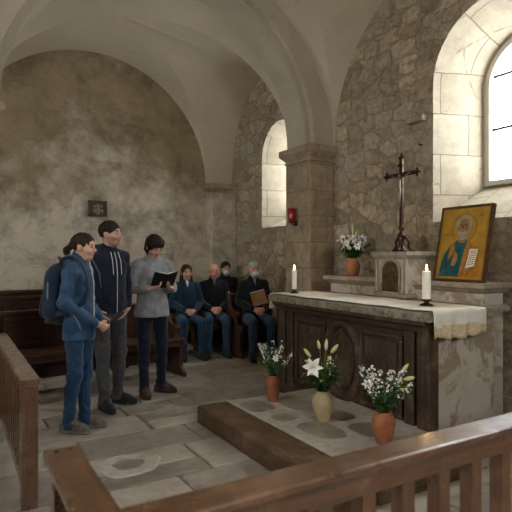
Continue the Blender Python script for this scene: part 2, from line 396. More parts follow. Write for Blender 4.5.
# transverse arches: a diaphragm wall pierced by an arch, with a projecting inner order
def diaphragm(name, y0, y1):
    b = nb(); n = 40
    def ring(r, ya, yb, top):
        prev = None
        for i in range(n+1):
            a = PI*i/n; x = TX+r*math.cos(a); z = TZ+r*math.sin(a)
            zz = top if top else None
            xo, zo = (x, top) if top else (TX+(r+.14)*math.cos(a), TZ+(r+.14)*math.sin(a))
            cur = [b.verts.new((x, ya, z)), b.verts.new((x, yb, z)), b.verts.new((xo, yb, zo)), b.verts.new((xo, ya, zo))]
            if prev:
                for q in range(4):
                    b.faces.new((prev[q], cur[q], cur[(q+1) % 4], prev[(q+1) % 4]))
            prev = cur
    ring(TR+.07, y0, y1, ZT)
    ring(TR, y0+.09, y1-.09, None)
    # haunches beyond the arch
    bx(b, TX+TR+.07, W, y0, y1, TZ, ZT); bx(b, XL, TX-TR-.07, y0, y1, TZ+.0, ZT)
    bmesh.ops.recalc_face_normals(b, faces=b.faces)
    o = struct(link(name, b, M['arch'], uv=False))
    for p in o.data.polygons: p.use_smooth = True
    try: o.data.set_sharp_from_angle(angle=R_(30))
    except Exception: pass
diaphragm('trim_1', 5.31, 5.91)
diaphragm('trim_2', 1.25, 1.85)
def pier(name, x0, x1, y0, y1, h=TZ, cap=.2, base=True, o=.07, m=None):
    m = m or M['ashlar']
    e = struct(empty(name, ((x0+x1)/2, (y0+y1)/2, 0)))
    def P(ob): ob.parent = e; ob.matrix_parent_inverse = Matrix.Translation(e.location).inverted(); return ob
    P(box('pier_shaft', x0, x1, y0, y1, 0, h-cap, m, bevel=.02, seg=3))
    b = nb()
    prof = [(0, h-cap), (.012, h-cap+.01), (.012, h-cap+.035), (.0, h-cap+.04), (.02, h-cap+.07), (.05, h-.1), (o, h-.075), (o, h)]
    rings = []
    for d, z in prof:
        rings.append([b.verts.new(q) for q in ((x0-d, y0-d, z), (x1+d, y0-d, z), (x1+d, y1+d, z), (x0-d, y1+d, z))])
    for i in range(len(rings)-1):
        for j in range(4): b.faces.new((rings[i][j], rings[i][(j+1) % 4], rings[i+1][(j+1) % 4], rings[i+1][j]))
    b.faces.new(rings[0][::-1]); b.faces.new(rings[-1])
    P(link('capital', b, m, bevel=.012))
    if base: P(box('pier_base', x0-.06, x1+.06, y0-.06, y1+.06, 0, .25, M['ashlar'], bevel=.02))
    return e
pier('trim_3', 3.92, W+.0, 5.33, 5.89)
pier('trim_4', -.25, .37, 5.33, 5.89)
pier('trim_5', 3.92, W, 1.27, 1.83)
pier('trim_6', -.85, -.25, .9, 1.5)
pier('trim_7', 3.80, W, 7.98, B, h=2.68, cap=.13, base=False, o=.03, m=M['back'])
# the rubble wall's projecting corbel stone with the hollow below it
struct(box('trim_8', W-.09, W+.05, 3.78, 4.02, 2.86, 2.93, M['ashlar'], bevel=.02))
# ------------------------------------------------------------------ floor
rnd = random.Random(11)
def split(x0, x1, y0, y1, out):
    w, h = x1-x0, y1-y0
    if w < .62 and h < .5 or (w*h < .2 and rnd.random() < .6 and max(w, h) < .85): out.append((x0, x1, y0, y1)); return
    if w/h > .9+rnd.random()*.6:
        t = x0+w*rnd.uniform(.36, .64); split(x0, t, y0, y1, out); split(t, x1, y0, y1, out)
    else:
        t = y0+h*rnd.uniform(.36, .64); split(x0, x1, y0, t, out); split(x0, x1, t, y1, out)
def flagstones(name, area, z, mats, gmat, depth=.05, gap=.0055, slab=None, tilt=.004, shapes=None, parent=None):
    b = nb(); out = shapes or []
    if not shapes:
        y = area[2]
        while y < area[3]-.05:      # courses with varying heights
            h = min(rnd.uniform(.34, .56), area[3]-y)
            if area[3]-(y+h) < .15: h = area[3]-y
            x = area[0]-rnd.uniform(0, .4)
            while x < area[1]:
                w = rnd.uniform(.38, .95)
                if rnd.random() < .18 and h > .4:
                    t = rnd.uniform(.4, .6)*h
                    out.append((x, x+w, y, y+t)); out.append((x, x+w, y+t, y+h))
                else: out.append((x, x+w, y, y+h))
                x += w
            y += h
        out = [(max(a, area[0]), min(c, area[1]), d, e) for a, c, d, e in out if min(c, area[1])-max(a, area[0]) > .08]
    for (x0, x1, y0, y1) in out:
        zz = z+rnd.uniform(-tilt, tilt); j = lambda: rnd.uniform(-.012, .012)
        # irregular outline with a softened arris
        P = []
        cs = [(x0+gap+j()*.6, y0+gap+j()*.6), (x1-gap+j()*.6, y0+gap+j()*.6), (x1-gap+j()*.6, y1-gap+j()*.6), (x0+gap+j()*.6, y1-gap+j()*.6)]
        for q in range(4):
            a, c = cs[q], cs[(q+1) % 4]
            L = math.hypot(c[0]-a[0], c[1]-a[1]); r = min(.02, L*.2)
            for t in (r/L, .3, .5, .7, 1-r/L):
                P.append((a[0]+(c[0]-a[0])*t+j()*.25, a[1]+(c[1]-a[1])*t+j()*.25))
        cx, cy = (x0+x1)/2, (y0+y1)/2
        tx, ty = rnd.uniform(-.006, .006), rnd.uniform(-.006, .006)
        mi = rnd.randrange(len(mats))
        lo = [b.verts.new((p[0], p[1], z-depth)) for p in P]
        md = [b.verts.new((p[0], p[1], zz-.007+tx*(p[0]-cx)+ty*(p[1]-cy))) for p in P]
        hi = [b.verts.new((cx+(p[0]-cx)*(1-.016/(x1-x0)), cy+(p[1]-cy)*(1-.016/(y1-y0)), zz+tx*(p[0]-cx)+ty*(p[1]-cy))) for p in P]
        n = len(P)
        for q in range(n):
            for lo_, hi_ in ((lo, md), (md, hi)):
                f = b.faces.new((lo_[q], lo_[(q+1) % n], hi_[(q+1) % n], hi_[q])); f.material_index = mi
        f = b.faces.new(hi); f.material_index = mi
    n0 = len(mats)
    r = bx(b, area[0], area[1], area[2], area[3], z-.16, z-.011)
    for v in r:
        for f in v.link_faces: f.material_index = n0
    o = link(name, b, mats+[gmat], parent=parent)
    return o
def slabmat(name, a, b_, st, pale=.0):
    k = N(name); v = k.coord('Object')
    c = k.ramp(k.noise(v, 2.3, 10, .7, .4), [(.3, a), (.7, b_)])
    c = k.mix(k.ramp(k.noise(v, 7, 10, .75, .5), [(.5, 0.), (.7, .7)]), c, st)
    c = k.mix(k.ramp(k.noise(v, 1.5, 8, .7), [(.5, 0.), (.68, .55)]), c, 'c4bcb0')
    k.col(c); k.l(k.ramp(k.noise(v, 5, 6), [(.3, .42), (.7, .75)]), k.b.inputs['Roughness'])
    k.b.inputs['Specular IOR Level'].default_value = .4
    k.bump(k.noise(v, 6, 10, .75), .7, .022); k.bump(k.noise(v, 60, 5), .3, .003)
    return k.m
FM = [slabmat('flagstone_a', '877b6c', 'a0948a', '6d6255'), slabmat('flagstone_b', '93887b', 'b0a69b', '7a6f62'),
      slabmat('flagstone_c', '7b7165', '968c7f', '625a4f'), slabmat('flagstone_d', '998d7e', 'b6ab9d', '83786a')]
struct(flagstones('floor', (XL-.1, W+.25, YN-.1, B+.2), 0, FM, M['grout']))
# worn hollow slab: a pale lime ring round a darker centre, lying on the floor
b = nb()
n = 40; c0 = (1.07, 3.57)
rad = [(.215+.012*math.sin(3*2*PI*i/n+1)+.010*math.sin(5*2*PI*i/n)+.004*math.sin(11*2*PI*i/n)) for i in range(n)]
lo = [b.verts.new((c0[0]+1.05*r*math.cos(2*PI*i/n), c0[1]+.92*r*math.sin(2*PI*i/n), .0015)) for i, r in enumerate(rad)]
md = [b.verts.new((c0[0]+.96*r*math.cos(2*PI*i/n), c0[1]+.84*r*math.sin(2*PI*i/n), .009)) for i, r in enumerate(rad)]
hi = [b.verts.new((c0[0]+.5*r*math.cos(2*PI*i/n), c0[1]+.42*r*math.sin(2*PI*i/n), .006)) for i, r in enumerate(rad)]
for i in range(n):
    j = (i+1) % n
    b.faces.new((lo[i], lo[j], md[j], md[i])); b.faces.new((md[i], md[j], hi[j], hi[i]))
f = b.faces.new(hi); f.material_index = 1
M['lime'] = M.get('lime') or speck('lime_patch', 'a39a8b', 'c2bab0', 14, .9, .5, 40, bd=.01)
struct(link('trim_9', b, [M['lime'], FM[2]]))
# altar step: wooden nosing round a stone-paved platform
st = struct(empty('trim_10', (2.4, 3.2, 0)))
def Pst(o): o.parent = st; o.matrix_parent_inverse = Matrix.Translation(st.location).inverted(); return o
Pst(box('nosing_beam', 1.85, 2.14, 2.26, 4.17, 0, .155, M['swy'], bevel=.018, seg=3))
Pst(box('nosing_beam', 2.14, 3.0, 2.24, 2.42, 0, .15, M['swx'], bevel=.015))
b = nb(); bx(b, 2.14, 3.10, 2.42, 4.16, 0, .145); Pst(link('platform_bed', b, M['lime']))
shp = []
for k_, (cx, cy, rx, ry) in enumerate([(2.30, 3.90, .13, .16), (2.33, 3.52, .10, .09), (2.40, 3.12, .14, .2), (2.66, 3.78, .16, .22), (2.75, 3.35, .1, .14), (2.72, 2.95, .14, .16), (2.42, 2.68, .17, .14)]):
    b = nb(); n = 18; P = []
    for i in range(n):
        a = 2*PI*i/n; e = 3.2
        q = (abs(math.cos(a))**e+abs(math.sin(a))**e)**(-1/e)*rnd.uniform(.94, 1.04)
        P.append((cx+rx*q*math.cos(a), cy+ry*q*math.sin(a), .143))
    prism(b, P, (0, 0, .009)); Pst(link('paving_stone', b, FM[(2, 0, 2, 3, 2, 0, 3)[k_]], bevel=.004))
# ------------------------------------------------------------------ altar
al = tag(empty('altar', (3.4, 3.7, 0)), 'old altar with carved dark wood front panels, stone side and weathered slab top', 'altar')
def PA(o, p=None):
    p = p or al; o.parent = p; o.matrix_parent_inverse = Matrix.Translation(al.location).inverted() if p is al else Matrix(); return o
AX, AY0, AY1 = 3.10, 2.70, 4.74
PA(box('stone_core', 3.13, 3.86, AY0+.01, AY1, 0, .965, M['altar_stone'], bevel=.012))
def lump(o, amt, sc):
    pass
PA(box('front_board', 3.10, 3.13, AY0, AY1, .02, .965, M['awz'], bevel=.003))
PA(box('corner_post', 3.055, 3.17, AY0-.015, AY0+.10, 0, .965, M['awz'], bevel=.01))
PA(box('corner_post', 3.055, 3.13, AY1-.11, AY1+.01, 0, .965, M['awz'], bevel=.01))
PA(box('pilaster', 3.065, 3.10, AY0+.14, AY0+.24, .08, .9, M['awz'], bevel=.012, seg=3))
PA(box('pilaster', 3.065, 3.10, AY1-.25, AY1-.15, .08, .9, M['awz'], bevel=.012, seg=3))
PA(box('plinth_moulding', 3.03, 3.11, AY0-.02, AY1+.02, 0, .1, M['awy'], bevel=.018, seg=3))
b = nb(); prism(b, [(3.11, AY0-.02, .965), (3.0, AY0-.02, .965), (3.005, AY0-.02, .93), (3.04, AY0-.02, .915), (3.055, AY0-.02, .87), (3.11, AY0-.02, .86)], (0, AY1-AY0+.05, 0))
PA(link('cornice_moulding', b, M['awy'], bevel=.006))
def frame_yz(x, y0, y1, z0, z1, w, t, m, name):
    b = nb()
    for a in ((y0, y1, z0, z0+w), (y0, y1, z1-w, z1), (y0, y0+w, z0+w, z1-w), (y1-w, y1, z0+w, z1-w)):
        bx(b, x-t, x, a[0], a[1], a[2], a[3])
    return PA(link(name, b, m, bevel=.009, seg=3))
yA, yB = AY0+.27, AY1-.28
yc = (yA+yB)/2
for y0, y1 in ((yA, yA+.5), (yB-.5, yB)):
    frame_yz(3.10, y0, y1, .16, .82, .035, .028, M['awz'], 'panel_moulding')
    b = nb(); bx(b, 3.088, 3.10, y0+.07, y1-.07, .23, .75); PA(link('raised_panel', b, M['awz'], bevel=.012, seg=2))
    b = nb(); tube(b, [(3.09, (y0+y1)/2+.12*math.cos(a), .49+.17*math.sin(a)) for a in [2*PI*i/32 for i in range(33)]], .008, 6); PA(link('inlay_moulding', b, M['awz'], uv=False, smooth=True))
def ringyz(name, x, yc, zc, ry, rz, w, t, m):
    b = nb(); n = 56; prof = [(-w, 0), (-w*.7, -t*.7), (-w*.2, -t), (w*.3, -t*.8), (w*.8, -t*.5), (w, 0)]
    rings = []
    for i in range(n):
        a = 2*PI*i/n
        rings.append([b.verts.new((x+dx, yc+(ry+dr)*math.cos(a), zc+(rz+dr)*math.sin(a))) for dr, dx in prof])
    for i in range(n):
        p, q = rings[i], rings[(i+1) % n]
        for j in range(len(prof)-1): b.faces.new((p[j], q[j], q[j+1], p[j+1]))
    bmesh.ops.recalc_face_normals(b, faces=b.faces)
    return PA(link(name, b, m, smooth=True))
ringyz('oval_moulding', 3.10, yc, .50, .24, .34, .045, .05, M['awz'])
ringyz('oval_moulding', 3.10, yc, .50, .155, .25, .014, .02, M['awz'])
b = nb(); n = 40
cv = b.verts.new((3.078, yc, .5)); prev = None
rr = [[b.verts.new((3.078+.022*t*t, yc+.145*t*math.cos(2*PI*i/n), .5+.235*t*math.sin(2*PI*i/n))) for i in range(n)] for t in (.35, .7, 1)]
for i in range(n):
    j = (i+1) % n; b.faces.new((cv, rr[0][i], rr[0][j]))
    for q in range(2): b.faces.new((rr[q][i], rr[q+1][i], rr[q+1][j], rr[q][j]))
PA(link('oval_boss', b, M['awz'], smooth=True))
# slab with a worn, chipped front edge
b = nb(); ny, nxs = 90, 14; X0, X1, Y0, Y1 = 2.99, 3.855, AY0-.07, AY1+.10
grid = {}
for i in range(ny+1):
    for j in range(nxs+1):
        y = Y0+(Y1-Y0)*i/ny; x = X0+(X1-X0)*j/nxs
        if j == 0: x += .012*mnoise.noise(Vector((y*9, 0, 3)))+.008*mnoise.noise(Vector((y*31, 2, 3)))
        z = 1.035+.006*mnoise.noise(Vector((x*4, y*4, 1)))
        if j == 0: z -= .008+.008*abs(mnoise.noise(Vector((y*17, 5, 3))))
        grid[i, j, 1] = b.verts.new((x, y, z)); grid[i, j, 0] = b.verts.new((x+(.01 if j == 0 else 0), y, .965))
for i in range(ny):
    for j in range(nxs):
        for s in (0, 1): b.faces.new((grid[i, j, s], grid[i+1, j, s], grid[i+1, j+1, s], grid[i, j+1, s]))
    for j in (0, nxs): b.faces.new((grid[i, j, 0], grid[i+1, j, 0], grid[i+1, j, 1], grid[i, j, 1]))
for j in range(nxs):
    for i in (0, ny): b.faces.new((grid[i, j, 0], grid[i, j+1, 0], grid[i, j+1, 1], grid[i, j, 1]))
bmesh.ops.recalc_face_normals(b, faces=b.faces)
PA(link('altar_slab', b, M['altar_top']))
# altar cloth
def clothmesh(hang0, hang1):
    b = nb(); rows = []
    path = []
    for i in range(9): path.append((Y0-.012, 1.043-hang0*(1-i/8)))
    for i in range(61): path.append((Y0-.008+(Y1-Y0+.016)*i/60, 1.046))
    for i in range(9): path.append((Y1+.012, 1.043-hang1*i/8))
    nx = 30
    for pi, (y, z) in enumerate(path):
        row = []
        for j in range(nx+1):
            x = X0+.035+(.60)*j/nx
            hang = z < 1.04
            if hang:
                d = (1.043-z)
                y2 = y+(-1 if pi < 20 else 1)*(.006+.010*math.sin(x*38)*d/.2+.005*math.sin(x*71+1)*d/.2)
                zz = z+(.010*math.sin(x*9)+.006*math.sin(x*41))*(d/.2)
            else:
                y2, zz = y, z+.006*mnoise.noise(Vector((x*4, y*4, 1)))+.0015*math.sin(y*14+x*5)
            row.append(b.verts.new((x, y2, zz)))
        rows.append(row)
    for i in range(len(rows)-1):
        for j in range(nx):
            f = b.faces.new((rows[i][j], rows[i+1][j], rows[i+1][j+1], rows[i][j+1]))
            zc = sum(v.co.z for v in f.verts)/4
            if (i < 20 and zc < 1.043-hang0*.55) or (i > 20 and zc < 1.043-hang1*.55): f.material_index = 1
    return b
o = link('altar_cloth', clothmesh(.2, .17), [M['cloth'], M['cloth_band']], smooth=True, solid=.004)
tag(o, 'off-white linen cloth with beige band hanging over the end of the altar', 'altar cloth')
# retable ledge, plinth and tabernacle
rt = tag(empty('retable_ledge', (4.0, 3.8, 0)), 'grey stone ledge with moulded edge running behind the altar against the wall', 'stone ledge')
def PR(o, e=rt): o.parent = e; o.matrix_parent_inverse = Matrix.Translation(e.location).inverted(); return o
PR(box('ledge_body', 3.862, 4.15, 2.82, 4.86, 0, 1.17, M['altar_stone'], bevel=.015))
b = nb()
def mould(b, x0, x1, y0, y1, prof):
    rings = []
    for d, z in prof: rings.append([b.verts.new(q) for q in ((x0-d, y0-d, z), (x1, y0-d, z), (x1, y1+d, z), (x0-d, y1+d, z))])
    for i in range(len(rings)-1):
        for j in range(4): b.faces.new((rings[i][j], rings[i][(j+1) % 4], rings[i+1][(j+1) % 4], rings[i+1][j]))
    b.faces.new(rings[0][::-1]); b.faces.new(rings[-1])
mould(b, 3.862, 4.19, 2.82, 4.86, [(0, 1.13), (.02, 1.145), (.035, 1.165), (.055, 1.175), (.06, 1.185), (.06, 1.222)])
PR(link('ledge_cornice', b, M['ledge_stone'], bevel=.006))
b = nb(); mould(b, 3.862, 4.19, 2.82, 4.86, [(0, .96), (.03, .975), (.035, 1.0), (.018, 1.02), (0, 1.035)]); PR(link('ledge_moulding', b, M['ledge_stone'], bevel=.006))
tb = tag(empty('tabernacle', (3.95, 3.75, 1.035)), 'small stone tabernacle with arched bronze door beneath the crucifix', 'tabernacle')
PR(box('stone_body', 3.74, 4.14, 3.55, 3.97, 1.046, 1.455, M['altar_stone'], bevel=.01), tb)
b = nb(); mould(b, 3.74, 4.16, 3.55, 3.97, [(0, 1.42), (.012, 1.43), (.03, 1.452), (.035, 1.46), (.035, 1.492)]); PR(link('top_moulding', b, M['ledge_stone'], bevel=.004), tb)
b = nb(); mould(b, 3.74, 4.14, 3.55, 3.97, [(.02, 1.046), (.02, 1.075), (.0, 1.09)]); PR(link('base_moulding', b, M['ledge_stone'], bevel=.004), tb)
b = nb(); A = arch_pts(3.76, .105, 1.29, 1.10, 18); prism(b, [(3.742, y, z) for y, z in A], (-.012, 0, 0)); dr = PR(link('door', b, M['bronze_door'] if 'bronze_door' in M else speck('old_bronze', '3c2f20', '6b5637', 14, .55, .6, 40, metal=.4, bd=.01), bevel=.003), tb)
b = nb(); A2 = arch_pts(3.76, .125, 1.29, 1.09, 24); tube(b, [(3.735, y, z) for y, z in A2], .014, 8); PR(link('door_surround', b, M['ledge_stone'], uv=False, smooth=True), tb)
for y in (3.585, 3.935):
    b = nb(); lathe(b, [(.022, 0), (.022, .02), (.014, .03), (.014, .28), (.022, .3), (.024, .33)], (3.722, y, 1.09), 12); PR(link('colonnette', b, M['ledge_stone'], smooth=True, uv=False), tb)
b = nb(); bmesh.ops.create_uvsphere(b, u_segments=10, v_segments=8, radius=.011, matrix=Matrix.Translation((3.722, 3.70, 1.24))); PR(link('door_knob', b, M['bronze'], uv=False), tb)
# ------------------------------------------------------------------ crucifix
cr = tag(empty('crucifix', (3.91, 3.78, 1.492)), 'tall dark bronze crucifix on a scrolled foot on top of the tabernacle', 'crucifix')
def PC(o): o.parent = cr; return o
b = nb()
lathe(b, [(.075, 0), (.078, .012), (.05, .03), (.03, .06), (.022, .1), (.03, .13), (.042, .155), (.042, .17), (.026, .19), (.018, .21), (.03, .235), (.03, .25), (.014, .275)], (0, 0, 0), 20)
PC(link('foot', b, M['bronze'], smooth=True, uv=False))
for a in (0, 120, 240):
    b = nb(); ca, sa = math.cos(R_(a+90)), math.sin(R_(a+90))
    pts = [(.03, .14), (.055, .13), (.075, .1), (.07, .06), (.085, .03), (.115, .012), (.125, .018)]
    tube(b, [(r*ca, r*sa, z) for r, z in pts], [.012, .014, .014, .013, .015, .014, .008], 8); PC(link('scroll', b, M['bronze'], smooth=True, uv=False))
b = nb(); bx(b, -.014, .014, -.02, .02, .25, .94); bx(b, -.014, .014, -.2, .2, .755, .795); PC(link('cross_beam', b, M['bronze'], bevel=.006))
for c in ((0, 0, .945, 0), (0, -.205, .775, 1), (0, .205, .775, 1)):
    b = nb()
    for dy, dz, r in ((0, 0, .024), (.0, .034, .015), (.026, 0, .015), (-.026, 0, .015), (0, -.03, .013)):
        bmesh.ops.create_uvsphere(b, u_segments=12, v_segments=8, radius=r, matrix=Matrix.Translation((0, c[1]+dy, c[2]+dz)) @ Matrix.Diagonal((.7, 1, 1, 1)))
    PC(link('finial', b, M['bronze'], smooth=True, uv=False))
b = nb(); bx(b, -.02, -.012, -.035, .035, .85, .88); PC(link('title_plate', b, M['bronze'], bevel=.002))
# ------------------------------------------------------------------ implicit-surface figures
def seg_sdf(P, a, b, ra, rb):
    a = np.array(a, float); b = np.array(b, float); ab = b-a; L = max(ab.dot(ab), 1e-9)
    t = np.clip(((P-a) @ ab)/L, 0, 1)
    return np.linalg.norm(P-(a+t[..., None]*ab), axis=-1)-(ra+(rb-ra)*t)
def ell_sdf(P, c, r, Rm=None):
    q = P-np.array(c, float)
    if Rm is not None: q = q @ np.array(Rm)
    r = np.array(r, float)
    k0 = np.linalg.norm(q/r, axis=-1); k1 = np.linalg.norm(q/(r*r), axis=-1)
    return k0*(k0-1)/np.maximum(k1, 1e-6)
def surf(prims, h=.008):
    lo = np.array([1e9]*3); hi = -lo
    bbs = []
    for p in prims:
        if p[0] == 'cap': c = np.array([p[1], p[2]], float); r = max(p[3], p[4]); a, b_ = c.min(0)-r, c.max(0)+r
        elif p[0] == 'ell': r = max(p[2]) if p[3] is not None else np.array(p[2]); a, b_ = np.array(p[1], float)-r, np.array(p[1], float)+r
        else: bbs.append(None); continue
        bbs.append((a, b_))
        if p[-1] >= 0: lo = np.minimum(lo, a); hi = np.maximum(hi, b_)
    lo -= 3*h; hi += 3*h
    n = np.ceil((hi-lo)/h).astype(int)+1
    ax = [lo[i]+h*np.arange(n[i]) for i in range(3)]
    F = np.full(n, .5)
    for p, bb in zip(prims, bbs):
        k = abs(p[-1]); sub = p[-1] < 0
        if bb is None: sl = (slice(None),)*3
        else:
            i0 = np.maximum(np.floor((bb[0]-lo-k-4*h)/h).astype(int), 0); i1 = np.minimum(np.ceil((bb[1]-lo+k+4*h)/h).astype(int)+1, n)
            if (i1 <= i0).any(): continue
            sl = tuple(slice(i0[q], i1[q]) for q in range(3))
        G = np.stack(np.meshgrid(*[ax[q][sl[q]] for q in range(3)], indexing='ij'), -1)
        if p[0] == 'cap': d = seg_sdf(G, *p[1:5])
        elif p[0] == 'ell': d = ell_sdf(G, p[1], p[2], p[3])
        else: d = (G-np.array(p[1], float)) @ np.array(p[2], float)   # half-space: inside where negative
        A = F[sl]; k = max(k, 1e-4)
        if sub:
            d = -d; hh = np.maximum(k-np.abs(A-d), 0)/k; F[sl] = np.maximum(A, d)+hh*hh*k/4
        else:
            hh = np.maximum(k-np.abs(A-d), 0)/k; F[sl] = np.minimum(A, d)-hh*hh*k/4
    S = F < 0
    c8 = [(i, j, k) for i in (0, 1) for j in (0, 1) for k in (0, 1)]
    sh = tuple(x-1 for x in n)
    cnt = np.zeros(sh, int)
    for c in c8: cnt += S[c[0]:c[0]+sh[0], c[1]:c[1]+sh[1], c[2]:c[2]+sh[2]]
    act = (cnt > 0) & (cnt < 8)
    idx = np.argwhere(act); ids = -np.ones(sh, int); ids[act] = np.arange(len(idx))
    acc = np.zeros((len(idx), 3)); w = np.zeros(len(idx))
    for a in range(8):
        for b_ in range(a+1, 8):
            ca, cb = np.array(c8[a]), np.array(c8[b_])
            if np.abs(ca-cb).sum() != 1: continue
            ia, ib = idx+ca, idx+cb
            fa, fb = F[ia[:, 0], ia[:, 1], ia[:, 2]], F[ib[:, 0], ib[:, 1], ib[:, 2]]
            m = (fa < 0) != (fb < 0)
            t = np.where(m, fa/np.where(m, fa-fb, 1), 0)
            acc += m[:, None]*(ca+t[:, None]*(cb-ca)); w += m
    V = lo+h*(idx+acc/w[:, None])
    Q = []
    for d in range(3):
        u, v = (d+1) % 3, (d+2) % 3
        s0 = [slice(0, n[q]) for q in range(3)]; s1 = list(s0); s0[d] = slice(0, n[d]-1); s1[d] = slice(1, n[d])
        E = np.argwhere(S[tuple(s0)] != S[tuple(s1)])
        E = E[(E[:, u] > 0) & (E[:, v] > 0) & (E[:, u] < n[u]-1) & (E[:, v] < n[v]-1)]
        fl = S[E[:, 0], E[:, 1], E[:, 2]]
        def at(du, dv):
            q = E.copy(); q[:, u] -= du; q[:, v] -= dv; return ids[q[:, 0], q[:, 1], q[:, 2]]
        q4 = np.stack([at(1, 1), at(0, 1), at(0, 0), at(1, 0)], 1)
        q4[~fl] = q4[~fl][:, ::-1]; Q.append(q4)
    Q = np.concatenate(Q); Q = Q[(Q >= 0).all(1)]
    return V, Q
def skin(name, prims, mats, parent, h=.008, smooth_iter=1, matfn=None):
    V, Q = surf(prims, h)
    me = bpy.data.meshes.new(name); me.from_pydata(V.tolist(), [], Q.tolist()); me.update()
    if name == 'hair':
        nr = np.zeros(len(V)*3, dtype=np.float32); me.vertices.foreach_get('normal', nr); nr = nr.reshape(-1, 3)
        x, y, z = V[:, 0], V[:, 1], V[:, 2]
        V = V+nr*(.0022*np.sin(150*y+40*x+3*np.sin(40*z))+.0025*np.sin(90*x-60*y+2*np.sin(55*z)))[:, None]
        me.vertices.foreach_set('co', V.astype(np.float32).ravel()); me.update()
    if name in ('jacket', 'hoodie', 'sweater', 'coat', 'trousers'):     # cloth folds
        nr = np.zeros(len(V)*3, dtype=np.float32); me.vertices.foreach_get('normal', nr); nr = nr.reshape(-1, 3)
        x, y, z = V[:, 0], V[:, 1], V[:, 2]; amp = {'trousers': .0042, 'jacket': .004, 'sweater': .0028}.get(name, .0036)
        w1 = np.sin(38*z+14*x+9*np.sin(7*y+3*z)+2*np.sin(23*x)); w2 = np.sin(24*z-19*x+16*y+4*np.sin(9*x+11*z)); w3 = np.sin(71*z+33*y+3*np.sin(13*x-8*z))
        V = V+nr*(amp*(w1*np.clip(w2+.3, 0, 1)+.5*w2+.25*w3))[:, None]
        me.vertices.foreach_set('co', V.astype(np.float32).ravel()); me.update()
    for m in (mats if isinstance(mats, (list, tuple)) else [mats]): me.materials.append(m)
    me.polygons.foreach_set('use_smooth', [True]*len(me.polygons))
    if matfn:
        cen = V[Q].mean(1); me.polygons.foreach_set('material_index', matfn(cen).astype(int).tolist())
    o = bpy.data.objects.new(name, me); C.objects.link(o); o.parent = parent
    if smooth_iter:
        s = o.modifiers.new('smooth', 'SMOOTH'); s.iterations = smooth_iter; s.factor = .5
    return o
def cap(a, b, ra, rb, k=.02): return ('cap', tuple(a), tuple(b), ra, rb, k)
def ell(c, r, k=.02, Rm=None): return ('ell', tuple(c), tuple(r), Rm, k)
def half(p, n): return ('half', tuple(p), tuple(n), -.002)      # removes the side the normal points away from
V3 = lambda *a: np.array(a, float)
def rotm(yaw=0, pitch=0, roll=0):
    """pitch > 0 looks down; forward is +x"""
    return np.array(Matrix.Rotation(yaw, 3, 'Z') @ Matrix.Rotation(pitch, 3, 'Y') @ Matrix.Rotation(roll, 3, 'X'))
def hand(w, d, nrm, side, curl=.5, spread=.0, thumb=1, s=1.0):
    """w wrist, d direction of the hand, nrm palm normal, side +1 if the thumb lies towards d x nrm"""
    w = V3(*w); d = V3(*d); d /= np.linalg.norm(d); nrm = V3(*nrm); nrm -= d*nrm.dot(d); nrm /= np.linalg.norm(nrm)
    l = np.cross(d, nrm)*side
    pr = []
    for o_ in (-.026, -.009, .009, .026):
        pr.append(cap(w+l*o_*.55*s, w+d*.085*s+l*o_*s, .0145*s, .0115*s, .012))
    for i, (o_, L) in enumerate(((.029, .068), (.010, .076), (-.010, .071), (-.028, .056))):
        b0 = w+d*.088*s+l*o_*s; a = curl*.6; dd = d+l*o_*spread*10
        p1 = b0+(dd*math.cos(a)+nrm*math.sin(a))*L*.45*s; a = curl*1.5
        p2 = p1+(dd*math.cos(a)+nrm*math.sin(a))*L*.32*s; a = curl*2.2
        p3 = p2+(dd*math.cos(a)+nrm*math.sin(a))*L*.25*s
        pr += [cap(b0, p1, .0098*s, .009*s, .005), cap(p1, p2, .009*s, .0083*s, .004), cap(p2, p3, .0083*s, .007*s, .004)]
    if thumb:
        t0 = w+d*.025*s+l*.024*s; t1 = t0+(d*.7+l*.55+nrm*.35)*.04*s; t2 = t1+(d*.85+l*.1+nrm*.45)*.034*s
        pr += [cap(t0, t1, .014*s, .011*s, .01), cap(t1, t2, .0105*s, .008*s, .005)]
    return pr
def headprims(hc, Rm, s=1.0, jaw=1.0):
    T = lambda x, y, z: hc+Rm @ V3(x, y, z)*s
    E = lambda c, r, k: ell(T(*c), [q*s for q in r], k, Rm)
    p = [E((-.008, 0, .03), (.096, .076, .086), .02), E((.028, 0, -.03), (.062, .058*jaw, .082), .03), E((.052, 0, -.088), (.034, .032*jaw, .024), .03),
         cap(T(.078, -.03, .022), T(.078, .03, .022), .011*s, .011*s, .015),
         E((.06, .036, -.03), (.03, .024, .026), .02), E((.06, -.036, -.03), (.03, .024, .026), .02),
         ('ell', tuple(T(.103, .031, .002)), (.018*s,)*3, Rm, -.008), ('ell', tuple(T(.103, -.031, .002)), (.018*s,)*3, Rm, -.008),
         cap(T(.088, 0, .012), T(.108, 0, -.026), .008*s, .0125*s, .012), E((.1, .011, -.03), (.01, .009, .008), .006), E((.1, -.011, -.03), (.01, .009, .008), .006),
         E((.084, 0, -.056), (.014, .024, .0065), .008), E((.083, 0, -.067), (.013, .021, .007), .008),
         E((-.002, .078, -.006), (.022, .009, .033), .01), E((-.002, -.078, -.006), (.022, .009, .033), .01)]
    return p, T, E
